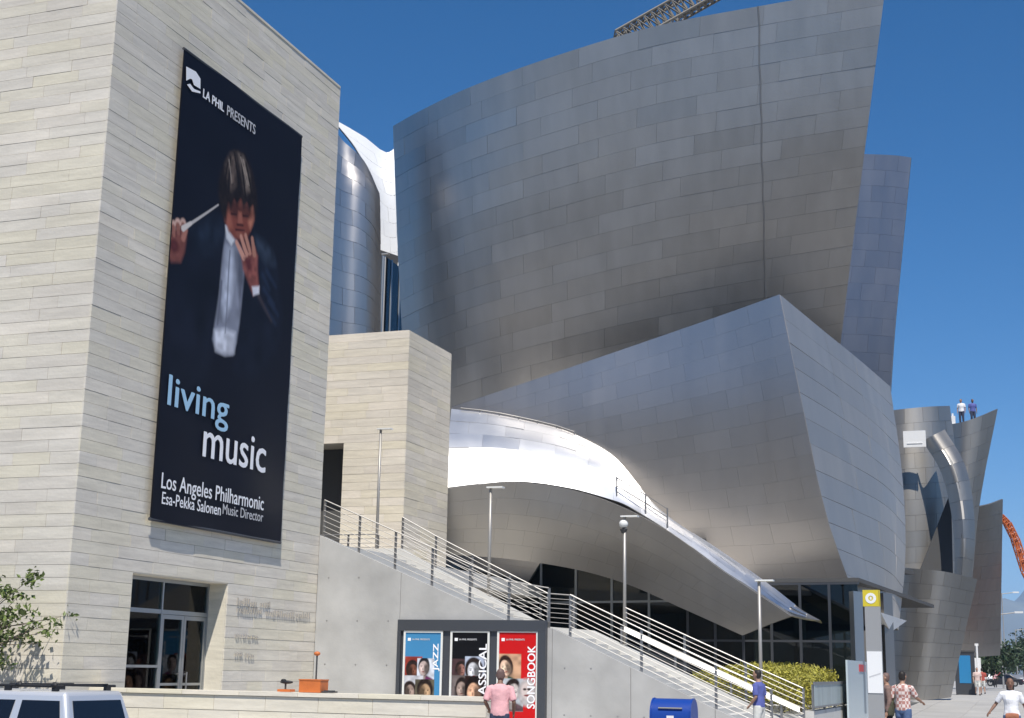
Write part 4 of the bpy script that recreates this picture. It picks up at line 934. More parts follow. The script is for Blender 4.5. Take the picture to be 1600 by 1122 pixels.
MB().hexa([(a[0]+1, a[1]+1, 6), (b[0]+1, b[1]-.5, 6), (b[0]+1.3, b[1]-.5, 6), (a[0]+1.3, a[1]+1, 6), (a[0]+1, a[1]+1, 23.5), (b[0]+1, b[1]-.5, 23.5), (b[0]+1.3, b[1]-.5, 23.5), (a[0]+1.3, a[1]+1, 23.5)]).build('back_wall', 'interior', wt)
p = PD(598, 515, 62); tpz = PD(598, 398, 62)[2]
o = MB().tube((p[0], p[1], 5.1), (p[0], p[1], tpz), .05, .04).box((p[0]-.1, p[1]-.16, tpz-.01), (p[0]+.1, p[1]+.16, tpz+.05)).build('mast', 'lamp_metal'); tag(o, 'thin grey mast rising behind the stone stairhead before the folded sheet', 'mast')

# tall blue-grey slab behind the sail
SLAB = Surf([
    [(1262, 660, 70.6), (1320, 662, 69.2), (1362, 664, 68.19), (1388, 666, 67.56)],
    [(1280, 520, 71.4), (1335, 521, 70.05), (1375, 522, 69.07), (1397, 523, 68.53)],
    [(1300, 380, 72.3), (1352, 380, 71.0), (1390, 381, 70.05), (1410, 382, 69.55)],
    [(1312, 240, 73.4), (1362, 241, 72.1), (1402, 243, 71.06), (1423, 246, 70.51)]])
steel_thing('steel_slab', 'tall narrow blue-grey steel slab standing behind the sail', SLAB, 'steel_front', 3, 16, gap=.004, wob=.003, jit=.003, cat='building')

# far volumes down the street
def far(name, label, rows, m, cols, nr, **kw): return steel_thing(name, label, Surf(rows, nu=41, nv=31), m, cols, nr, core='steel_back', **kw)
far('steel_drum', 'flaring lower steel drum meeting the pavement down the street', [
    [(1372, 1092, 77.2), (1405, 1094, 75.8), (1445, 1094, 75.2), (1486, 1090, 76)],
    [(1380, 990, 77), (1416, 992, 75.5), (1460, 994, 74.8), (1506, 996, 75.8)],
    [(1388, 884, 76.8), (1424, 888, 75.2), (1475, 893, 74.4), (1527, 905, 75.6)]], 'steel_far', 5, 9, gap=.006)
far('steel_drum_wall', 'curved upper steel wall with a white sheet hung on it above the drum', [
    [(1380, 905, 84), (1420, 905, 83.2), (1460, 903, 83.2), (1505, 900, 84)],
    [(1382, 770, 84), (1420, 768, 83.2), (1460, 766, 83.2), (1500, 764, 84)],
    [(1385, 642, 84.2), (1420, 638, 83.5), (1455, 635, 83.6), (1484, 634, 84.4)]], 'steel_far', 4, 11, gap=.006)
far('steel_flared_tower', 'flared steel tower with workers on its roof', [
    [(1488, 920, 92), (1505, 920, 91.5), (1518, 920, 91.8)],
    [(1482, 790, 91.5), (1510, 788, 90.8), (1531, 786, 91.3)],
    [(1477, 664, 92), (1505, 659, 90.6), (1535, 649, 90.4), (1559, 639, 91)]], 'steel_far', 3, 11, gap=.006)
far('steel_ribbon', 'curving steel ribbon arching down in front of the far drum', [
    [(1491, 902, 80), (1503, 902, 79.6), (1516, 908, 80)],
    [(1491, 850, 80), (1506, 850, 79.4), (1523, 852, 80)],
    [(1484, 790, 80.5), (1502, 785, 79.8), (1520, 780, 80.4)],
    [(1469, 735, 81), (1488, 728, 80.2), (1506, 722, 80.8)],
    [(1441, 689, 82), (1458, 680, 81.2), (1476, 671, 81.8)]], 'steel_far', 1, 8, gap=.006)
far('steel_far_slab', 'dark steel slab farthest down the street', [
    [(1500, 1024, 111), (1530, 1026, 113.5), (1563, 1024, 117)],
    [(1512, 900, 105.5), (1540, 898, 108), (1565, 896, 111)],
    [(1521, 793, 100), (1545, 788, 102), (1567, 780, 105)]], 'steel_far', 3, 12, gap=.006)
o = MB().prism([PD(1486, 768, 82.2), PD(1438, 890, 82.2), PD(1470, 893, 82.2), PD(1489, 895, 82.2)], (.25, .05, 0)).build('dark_triangle', 'interior'); fixn(o); o.data.shade_flat(); tag(o, 'dark triangular patch beside the steel ribbon', 'window')  # thin dark triangle standing just before the curved wall
a = PD(1411, 674, 82); b = PD(1448, 700, 82)
o = MB().box((a[0]-.05, b[1], b[2]), (a[0]+.05, a[1], a[2])).box((a[0]-.08, b[1]+.2, b[2]+.2), (a[0]-.051, a[1]-.2, b[2]+.26)).build('white_sheet', 'white_paint'); tag(o, 'white sheet fixed to the far curved wall', 'sheet')
o = MB().box((88, 8, .3), (100, 30, 9)).build('rear_massing', 'steel_far'); tag(o, 'plain dark volume behind the far steel drum', 'building')
# roof deck for the workers
DK = PD(1505, 657, 91.5)
o = MB().box((DK[0]-.2, DK[1]-1.6, DK[2]-.5), (DK[0]+3, DK[1]+1.8, DK[2]-.25)).build('deck', 'concrete', bpy.data.objects['steel_flared_tower'])

# ================================================================== terrace edge, hedge, sign panel
TY = 5.55
ea = PX(1237, 1110, 37.3)
ed = MB().box((RX+.32, TY, -.1), (58, TY+.3, .70)).box((RX+.32, TY+.3, -.1), (58, 13, .6)).build('terrace_edge', 'concrete_pale'); ed['kind'] = 'structure'
g = thing('slatted_guard', (45, TY, .7), 'grey slatted metal guard below the yellow-green hedge', 'railing')
MB().box((RX+.4, TY-.05, 1.42), (50, TY+.01, 1.5)).box((RX+.4, TY-.05, .78), (50, TY+.01, .83)).build('guard_frame', 'post_metal', g)
x = RX+.42
while x < 49.8: unit_box('slat', (x, TY-.03, .83), (x+.26, TY-.01, 1.42), 'slat_metal', g); x += .30
for x in np.arange(RX+.5, 50, 2.4): unit_box('post', (x-.04, TY+.0, .6), (x+.04, TY+.07, 1.42), 'post_metal', g)
pa, pb = PY(1322, 1060, TY-.2), PY(1359, 1060, TY-.2)
sp_ = thing('glass_sign_panel', (pa[0], TY-.2, .4), 'pale blue-grey panel with a small red sign beside the hedge', 'sign')
xa, xb = pa[0], min(pb[0], pa[0]+7)
zt_ = PY(1330, 1032, TY-.2)[2]; 
MB().box((xa, TY-.26, .2), (xb, TY-.2, zt_)).build('panel', 'pale_panel', sp_); zr = PY(1347, 1044, TY-.27)
MB().box((zr[0]-.9, TY-.285, zr[2]-.12), (zr[0]+1.0, TY-.262, zr[2]+.12)).build('red_plate', 'red_paint', sp_)

def leaf_mesh(pts, dirs, size, rs, w=.5):
    """one small folded leaf per point"""
    V = []; f = []
    for p, d in zip(pts, dirs):
        s = size*rs.uniform(.6, 1.25); d = d/np.linalg.norm(d); h = rs.normal(size=3); u = np.cross(d, h); u /= np.linalg.norm(u)+1e-9; n = np.cross(d, u); k = len(V)
        V += [p-d*s*.5, p+u*s*w*.5+n*s*.12, p+d*s*.5, p-u*s*w*.5+n*s*.12]; f += [(k, k+1, k+2), (k, k+2, k+3)]
    return V, f
# hedge of arching blades
rs = np.random.default_rng(5)
hx0, hx1 = RX+.6, 50.5
hg = thing('hedge', (45, 6.6, .6), 'clipped yellow-green hedge behind the slatted guard', 'hedge')
V = []; f = []
for i in range(26000):
    x = rs.uniform(hx0, hx1); e = min(1, (x-hx0)/1.2, (hx1-x)/1.2); y = 7.6+rs.uniform(-1.7, 1.7)
    top = (.80+.50*math.sqrt(max(0, 1-((y-7.6)/1.95)**2)))*(.55+.45*e**.5)*(1+.08*math.sin(x*1.7)+.07*math.sin(x*4.1+1))
    r = rs.random()**.4; z = .6+top*r
    d = np.array([rs.normal()*.5, rs.normal()*.5-(7.6-y)*-.2, rs.uniform(-.3, 1)]); d /= np.linalg.norm(d); s = rs.uniform(.07, .16); u = np.cross(d, rs.normal(size=3)); u /= np.linalg.norm(u); k = len(V)
    p = np.array([x, y, z]); V += [p-u*.018, p+u*.018, p+d*s+u*.012-np.array([0, 0, .03]), p+d*s-u*.012-np.array([0, 0, .03])]; f.append((k, k+1, k+2, k+3))
obj('foliage', V, f, 'leaf_yellow', hg)
V, f = [], []
mb = MB()
for i in range(40):
    x = rs.uniform(hx0+.3, hx1-.3); y = 6.7+rs.uniform(-.5, .5); mb.tube((x, y, .6), (x+rs.uniform(-.1, .1), y, 1.5), .015, .008, n=5)
mb.build('stems', 'bark', hg)['kind'] = 'stuff'

# ================================================================== street tree at the tower's corner
def tree(name, label, base, trunk_h, crown, n_br, n_leaf, leafsize, m='leaf', seed=1, group=None, cl=.45):
    rs = np.random.default_rng(seed); base = np.array(base, float)
    t = thing(name, base, label, 'tree', group)
    top = base+np.array([0, 0, trunk_h]); mb = MB(); mb.tube(base-np.array([0, 0, .1]), top, .13*trunk_h/2.5, .08*trunk_h/2.5, n=9)
    tips = []; c0 = base+np.array(crown[0]); R = np.array(crown[1])
    for i in range(n_br):
        v = rs.normal(size=3); v /= np.linalg.norm(v); e = c0+v*R*rs.uniform(.35, .95)
        midp = top*.55+e*.45+rs.normal(size=3)*.12*R; mb.tube(top-np.array([0, 0, rs.uniform(0, .3)]), midp, .045*trunk_h/2.5, .028*trunk_h/2.5, n=6); mb.tube(midp, e, .028*trunk_h/2.5, .01*trunk_h/2.5, n=5)
        for k in range(3):
            e2 = e+rs.normal(size=3)*R*.25; mb.tube(midp*.4+e*.6, e2, .014*trunk_h/2.5, .005*trunk_h/2.5, n=4); tips += [e2]
        tips.append(e)
    mb.build('trunk', 'bark', t)
    tips = np.array(tips); pts = tips[rs.integers(0, len(tips), n_leaf)]+rs.normal(size=(n_leaf, 3))*cl*np.array([1, 1, .55]); dirs = rs.normal(size=(n_leaf, 3))
    V, f = leaf_mesh(pts, dirs, leafsize, rs); obj('crown', V, f, m, t); return t
tb = PX(-76, 1060, 23.6)
tree('street_tree', 'leafy green street tree whose branches reach across the tower corner', (23.6, tb[1], drop(0, tb[1])), 2.2, ((0, -.35, 3.2), (1.3, 1.7, 1.05)), 32, 3000, .14, seed=11, cl=.12)

# ================================================================== posts, mailbox, bus stop
mx = PD(1053, 1110, 24.0); mxx, myy = mx[0], mx[1]
mbx = thing('mailbox', (mxx, myy, 0), 'blue round-topped street mailbox in front of the stair wall', 'mailbox')
pts = []; w_, d_ = .32, .27
for i in range(13): a = math.pi*i/12; pts.append((mxx-d_*math.cos(a), 1.0+.27*math.sin(a)))
outl = [(mxx-d_, .22)]+[(x, z) for x, z in pts]+[(mxx+d_, .22)]
o = MB().prism([(x, myy-w_, z) for x, z in outl], (0, 2*w_, 0)).build('body', 'mail_blue', mbx); fixn(o); o.data.set_sharp_from_angle(angle=math.radians(35))
for y in (myy-w_-.025, myy+w_+.0):
    o = MB().prism([(mxx+(x-mxx)*1.06, y, z+(.012 if z > .9 else 0)) for x, z in outl], (0, .025, 0)).build('end_rim', 'mail_blue', mbx); fixn(o); o.data.shade_flat()
for sx in (-1, 1):
    for sy in (-1, 1): MB().box((mxx+sx*.2-.03, myy+sy*.24-.03, .0), (mxx+sx*.2+.03, myy+sy*.24+.03, .22)).build('leg', 'mail_blue', mbx)
MB().box((mxx-d_-.012, myy-.06, .82), (mxx-d_-.002, myy+.06, 1.0)).build('notice', 'white_paint', mbx)
MB().tube((mxx-.27, myy-.2, 1.12), (mxx-.27, myy+.2, 1.12), .014).build('handle', 'rail_metal', mbx)
bp_ = PD(1367, 1040, 31.0); bx, by = bp_[0], bp_[1]
bs = thing('bus_stop_post', (bx, by, 0), 'grey bus stop post with a yellow disc sign and white timetable', 'bus stop')
zt = PX(1363, 948, bx)[2]; za = PX(1363, 922, bx)[2]
MB().box((bx-.06, by-.165, 0), (bx+.06, by+.165, zt)).build('post', 'pole_grey', bs)
MB().box((bx-.03, by-.165, zt), (bx+.03, by-.15, za)).box((bx-.045, by-.14, zt+.005), (bx+.045, by+.20, za)).build('sign', 'yellow_sign', bs)
zc = (zt+za)/2; ring = []
mb = MB(); n = 20
for i in range(n):
    a0, a1 = 2*math.pi*i/n, 2*math.pi*(i+1)/n
    mb.prism([(bx-.052, by+.03+r*math.cos(a), zc+r*math.sin(a)) for r, a in ((.055, a0), (.115, a0), (.115, a1), (.055, a1))], (.006, 0, 0))
mb.box((bx-.052, by+.012, zc-.03), (bx-.047, by+.048, zc+.03)); mb.build('sign_emblem', 'white_paint', bs)
z0, z1 = PX(1366, 1083, bx)[2], PX(1366, 1018, bx)[2]
MB().box((bx-.075, by-.16, z0), (bx-.061, by+.155, z1)).build('timetable', 'white_paint', bs)
MB().prism([(bx-.078, by+.12, z0+.32), (bx-.078, by-.12, z0+.40), (bx-.078, by-.12, z0+.43), (bx-.078, by+.12, z0+.35)], (.002, 0, 0)).build('timetable_print', 'grey_print', bs)

# ================================================================== people
def loft(mb, secs, side, n=12):
    """closed tube through (centre, radius along side, radius across)"""
    k = len(mb.v); side = np.array(side, float)
    C = [np.array(s[0], float) for s in secs]
    for i, s in enumerate(secs):
        t = C[min(i+1, len(C)-1)]-C[max(i-1, 0)]; t /= np.linalg.norm(t)+1e-9; u = side-t*(side@t)
        if np.linalg.norm(u) < .1: u = np.array([1.0, 0, 0])-t*t[0]
        u /= np.linalg.norm(u); v = np.cross(t, u)
        for j in range(n):
            a = 2*math.pi*j/n; mb.v.append(tuple(C[i]+u*s[1]*math.cos(a)+v*s[2]*math.sin(a)))
    for i in range(len(secs)-1):
        for j in range(n): mb.f.append((k+i*n+j, k+i*n+(j+1) % n, k+(i+1)*n+(j+1) % n, k+(i+1)*n+j))
    mb.f += [tuple(k+j for j in range(n))[::-1], tuple(k+(len(secs)-1)*n+j for j in range(n))]
def fuse(name, mb, m, parent, X, voxel=.013, smooth=4):
    """many overlapping lofts become one continuous skin"""
    me = bpy.data.meshes.new(name); me.from_pydata(mb.v, [], mb.f); o = bpy.data.objects.new(name, me); col.objects.link(o)
    bm = bmesh.new(); bm.from_mesh(me); bmesh.ops.recalc_face_normals(bm, faces=bm.faces); bm.to_mesh(me); bm.free()
    r = o.modifiers.new('r', 'REMESH'); r.mode = 'VOXEL'; r.voxel_size = voxel; s = o.modifiers.new('s', 'SMOOTH'); s.factor = .5; s.iterations = smooth
    dg = bpy.context.evaluated_depsgraph_get(); dg.update(); m2 = bpy.data.meshes.new_from_object(o.evaluated_get(dg)); bpy.data.objects.remove(o)
    m2.name = name; m2.transform(X); m2.materials.clear(); m2.materials.append(MATS[m]); m2.shade_smooth()
    o = bpy.data.objects.new(name, m2); put(o, parent); return o
def person(label, px, D, heading, H=1.75, skin='skin', hair='hair_dark', top='cloth_white', legs='cloth_jeans', shoes='black', armL=None, armR=None, stride=.0, sleeve=.6, shorts=False, fem=False, headturn=0., headdown=.02, long_hair=False, z=None, voxel=.012, group=None, hairline=1.0, extra=None, loc=None):
    b = PD(px, 1100, D) if loc is None else np.array(loc, float); z = gz(b[0]) if z is None else z
    t = thing('person', (b[0], b[1], z), label, 'person', group)
    k = H/1.75; X = Matrix.Translation((b[0], b[1], z)) @ Matrix.Rotation(heading, 4, 'Z') @ Matrix.Scale(k, 4); sw = .175 if fem else .195
    body = MB(); S = (0, 1, 0)
    hx = .02+headdown; hd_ = np.array([hx, 0, 1.635])
    torso = [((0, 0, .86), .10, .08), ((0, 0, .93), .165, .115), ((0, 0, 1.02), .155, .11), ((.005, 0, 1.14), .14 if fem else .15, .10), ((.01, 0, 1.28), .16 if fem else .175, .12), ((.0, 0, 1.39), sw, .105), ((0, 0, 1.45), .13, .075), ((.0, 0, 1.49), .06, .06)]
    loft(body, torso, S); loft(body, [((0, 0, 1.43), .055, .055), ((.005, 0, 1.5), .052, .055), (hd_-np.array([.005, 0, .07]), .05, .055)], S)
    # head with chin, cheek, brow and nose
    loft(body, [(hd_+np.array([.035, 0, -.125]), .025, .02), (hd_+np.array([.03, 0, -.105]), .045, .045), (hd_+np.array([.015, 0, -.06]), .062, .078), (hd_+np.array([.005, 0, 0]), .073, .093), (hd_+np.array([0, 0, .05]), .072, .094), (hd_+np.array([-.01, 0, .09]), .055, .072), (hd_+np.array([-.012, 0, .112]), .02, .03)], S, 16)
    loft(body, [(hd_+np.array([.085, 0, .015]), .010, .010), (hd_+np.array([.103, 0, -.03]), .014, .013), (hd_+np.array([.085, 0, -.045]), .012, .012)], S, 8)
    for s in (-1, 1): loft(body, [(hd_+np.array([-.005, s*.072, -.03]), .012, .012), (hd_+np.array([-.01, s*.084, .0]), .015, .012), (hd_+np.array([-.01, s*.082, .025]), .010, .010)], S, 8)
    arms = []
    for s, A in ((1, armL), (-1, armR)):
        sh = np.array([0, s*sw, 1.40]); el, wr = (np.array(A[0]), np.array(A[1])) if A else (np.array([-.02, s*(sw+.05), 1.13]), np.array([.05, s*(sw+.045), .88]))
        arms.append((sh, el, wr))
        loft(body, [(sh+np.array([0, -s*.04, .0]), .055, .055), (sh, .056, .056), (sh*.5+el*.5, .047, .047), (el, .038, .038), (el*.6+wr*.4, .038, .038), (wr, .026, .026)], (1, .2, .1))
        f = (wr-el)/np.linalg.norm(wr-el); pal = wr+f*.075; sd = np.cross(f, [0, 0, 1.0]) if abs(f[2]) < .8 else np.array([1.0, 0, 0]); sd /= np.linalg.norm(sd); nrm = np.cross(f, sd)
        loft(body, [(wr, .026, .022), (wr+f*.04, .038, .02), (pal, .042, .017), (pal+f*.02, .036, .012)], sd)
        for i, L_ in enumerate((.065, .078, .072, .055)):
            b0 = pal+sd*(-.030+.020*i)+f*.01; kn = b0+f*L_*.5+nrm*.004; tp_ = kn+f*L_*.42-nrm*.022*(1 if s > 0 else -1); loft(body, [(b0, .0095, .0095), (kn, .009, .009), (tp_, .0075, .0075)], sd, 7)
        b0 = wr+f*.025-sd*.03; kn = b0+f*.035-sd*.03; loft(body, [(b0, .013, .013), (kn, .011, .011), (kn+f*.03-sd*.004, .008, .008)], nrm, 7)
    feet = []
    for s in (-1, 1):
        st_ = s*stride; hp = np.array([0, s*.09, .92]); kn = np.array([st_*.5+.03, s*.10, .50]); an = np.array([st_*1.0-.04-(.05 if st_ < 0 else 0), s*.10, .085+(.06 if st_ < 0 else 0)])
        feet.append((hp, kn, an)); loft(body, [(hp+np.array([0, 0, .03]), .09, .09), (hp-np.array([0, 0, .1]), .088, .09), (kn+np.array([0, 0, .06]), .058, .06), (kn, .052, .055), (kn*.65+an*.35, .05, .056), (an+np.array([0, 0, .04]), .035, .038), (an-np.array([0, 0, .03]), .035, .04)], S)
        loft(body, [(an+np.array([-.05, 0, -.045]), .035, .03), (an+np.array([.03, 0, -.04]), .042, .035), (an+np.array([.13, 0, -.055]), .045, .02), (an+np.array([.17, 0, -.06]), .03, .014)], S)
    fuse('body', body, skin, t, X, voxel)
    # clothing
    sh_ = MB(); loft(sh_, [((0, 0, .90), .175, .13), ((0, 0, .96), .18, .132), ((.0, 0, 1.06), .17 if not fem else .155, .126), ((.005, 0, 1.16), .17 if not fem else .15, .12), ((.01, 0, 1.28), .19 if not fem else .175, .135), ((.0, 0, 1.39), sw+.015, .118), ((0, 0, 1.455), .13, .085), ((0, 0, 1.485), .07, .068)], S, 14)
    for sh, el, wr in arms:
        e2 = sh+(el-sh)*min(1, sleeve/.6*.75) if sleeve <= .8 else el; secs = [(sh-np.array([0, np.sign(sh[1])*.05, 0]), .07, .07), (sh, .072, .07), (e2, .066 if sleeve <= .8 else .052, .064 if sleeve <= .8 else .05)]
        if sleeve > .8: secs += [(el*.3+wr*.7, .043, .043), (wr-(wr-el)*.04, .036, .036)]
        loft(sh_, secs, (1, .2, .1))
    fuse('shirt', sh_, top, t, X, voxel, 3)
    tr_ = MB(); loft(tr_, [((0, 0, .84), .13, .11), ((0, 0, .90), .178, .128), ((0, 0, .985), .165, .12)], S)
    for hp, kn, an in feet:
        end = kn+np.array([0, 0, .02]) if shorts else an+np.array([0, 0, .0]); secs = [(hp+np.array([0, 0, .02]), .10, .105), (hp-np.array([0, 0, .12]), .10, .105), (kn+np.array([0, 0, .06]), .075, .078)]
        if not shorts: secs += [(kn*.5+an*.5, .066, .07)]
        loft(tr_, secs+[(end, .06, .068)], S)
    fuse('trousers', tr_, legs, t, X, voxel, 3)
    h = MB(); o_ = hd_
    loft(h, [(o_+np.array([-.045*hairline, 0, -.07]), .06, .05), (o_+np.array([-.035*hairline, 0, -.02]), .076, .072), (o_+np.array([-.022*hairline, 0, .05]), .080, .092), (o_+np.array([-.014, 0, .10]), .062, .082), (o_+np.array([-.012, 0, .125]), .022, .034)], S, 16)
    if long_hair: loft(h, [(o_+np.array([-.06, 0, .02]), .078, .05), (o_+np.array([-.07, 0, -.1]), .09, .045), (o_+np.array([-.08, 0, -.22]), .07, .03)], S)
    fuse('hair', h, hair, t, X, voxel, 2)
    for hp, kn, an in feet:
        f = MB(); loft(f, [(an+np.array([-.065, 0, -.05]), .04, .035), (an+np.array([-.02, 0, -.02]), .045, .055), (an+np.array([.04, 0, -.045]), .048, .04), (an+np.array([.14, 0, -.06]), .05, .026), (an+np.array([.19, 0, -.066]), .03, .018)], S)
        fuse('shoe', f, shoes, t, X, .011, 2)
    e = MB()
    for s in (-1, 1): e.ell(hd_+np.array([.084, s*.031, .01]), (.010, .013, .007), 8, 6)
    e.v = [tuple(X @ Vector(p)) for p in e.v]; e.build('eyes', 'black', t); mo = MB().ell(hd_+np.array([.078, 0, -.068]), (.010, .024, .006), 8, 6); mo.v = [tuple(X @ Vector(p)) for p in mo.v]; mo.build('mouth', 'cloth_red', t)
    if extra:
        for nm, m, fn in extra:
            g_ = MB(); fn(g_); fuse(nm, g_, m, t, X, .014, 2)
    return t
m_, t_, p_ = principled('cloth_plaid'); ck = t_.nodes.new('ShaderNodeTexChecker'); ck.inputs['Scale'].default_value = 14; ck.inputs[1].default_value = (.72, .62, .58, 1); ck.inputs[2].default_value = (.42, .20, .17, 1)
gm_ = t_.nodes.new('ShaderNodeNewGeometry'); t_.links.new(gm_.outputs['Position'], ck.inputs[0]); t_.links.new(ck.outputs[0], p_.inputs['Base Color']); p_.inputs['Roughness'].default_value = .85; MATS['cloth_plaid'] = m_
def world_h(dx, dy): return math.atan2(dy, dx)
person('man in a pink short-sleeved shirt reading the posters, seen from behind', 781, 27.2, math.radians(12), 1.77, 'skin_dark', 'hair_grey', 'cloth_pink', 'cloth_navy', sleeve=.7, headdown=.03, hairline=1.0, z=-.07,
       armL=((-.03, .27, 1.15), (.16, .22, 1.0)), armR=((-.03, -.27, 1.15), (.10, -.25, .95)))
person('man in a blue shirt and white trousers at the foot of the stair', 1186, 34.2, math.radians(75), 1.78, 'skin', 'hair_dark', 'cloth_blue', 'cloth_cream', sleeve=.7, armL=((-.04, .25, 1.14), (.12, .22, .96)), armR=((-.03, -.25, 1.14), (.08, -.2, .98)))
person('person in brown standing behind the bus stop post', 1387, 33.3, math.radians(100), 1.76, 'skin', 'hair_grey', 'cloth_brown', 'cloth_black', sleeve=1.0)
person('man in a checked shirt and jeans with a dark shoulder bag, one arm held out', 1411, 33.0, math.radians(-20), 1.80, 'skin', 'hair_dark', 'cloth_plaid', 'cloth_jeans', sleeve=.7, stride=.14,
       armR=((.10, -.28, 1.18), (.30, -.30, 1.10)), armL=((-.04, .25, 1.13), (.12, .24, .98)),
       extra=[('shoulder_bag', 'cloth_olive', lambda g: (loft(g, [((-.05, .27, .78), .05, .13), ((-.04, .28, .95), .07, .16), ((-.04, .27, 1.1), .06, .14)], (0, 1, 0)), loft(g, [((-.04, .22, 1.05), .02, .02), ((-.06, .1, 1.46), .02, .02), ((.03, -.02, 1.46), .02, .02)], (1, 0, 0))))])
person('woman in a white top with a brown waist bag walking towards the crossing', 1580, 31.0, math.radians(183), 1.70, 'skin_dark', 'hair_dark', 'cloth_white', 'cloth_jeans', fem=True, sleeve=.62, stride=.16, long_hair=True,
       armR=((-.08, -.32, 1.18), (.02, -.45, 1.02)), armL=((-.06, .28, 1.16), (.06, .33, .98)),
       extra=[('waist_bag', 'bag_brown', lambda g: loft(g, [((.13, -.14, .92), .05, .07), ((.15, 0, .91), .055, .09), ((.13, .14, .92), .05, .07)], (1, 0, 0)))])
person('passer-by in shorts on the shaded pavement by the blue kiosk', 1529, 92, math.radians(190), 1.74, 'skin_light', 'hair_dark', 'cloth_peach', 'cloth_cream', shorts=True, stride=.12, voxel=.02)
person('passer-by in a red shirt on the shaded pavement by the blue kiosk', 1537, 95, math.radians(10), 1.72, 'skin', 'hair_dark', 'cloth_red', 'cloth_cream', shorts=True, stride=.1, voxel=.02)
person('passer-by in pink and black crossing the far end of the street', 1557, 150, math.radians(200), 1.72, 'skin_light', 'hair_dark', 'cloth_pink', 'cloth_black', voxel=.03)
person('roof worker in a white shirt on top of the flared tower', 1505, 92, math.radians(170), 1.78, 'skin', 'hair_dark', 'cloth_white', 'cloth_navy', voxel=.02, z=DK[2]-.25, loc=(DK[0]+.5, DK[1]+.1, 0))
person('roof worker in a blue shirt on top of the flared tower', 1521, 92, math.radians(200), 1.76, 'skin_dark', 'hair_dark', 'cloth_blue', 'cloth_navy', voxel=.02, z=DK[2]-.25, loc=(DK[0]+.6, DK[1]-.62, 0))
o = MB().box((DK[0]+.1, DK[1]+.5, DK[2]-.25), (DK[0]+.5, DK[1]+.85, DK[2]+.35)).tube((DK[0]+.3, DK[1]+.67, DK[2]+.35), (DK[0]+.3, DK[1]+.67, DK[2]+.55), .06).build('water_cooler', 'white_paint'); tag(o, 'white cooler beside the roof workers on the flared tower', 'cooler')

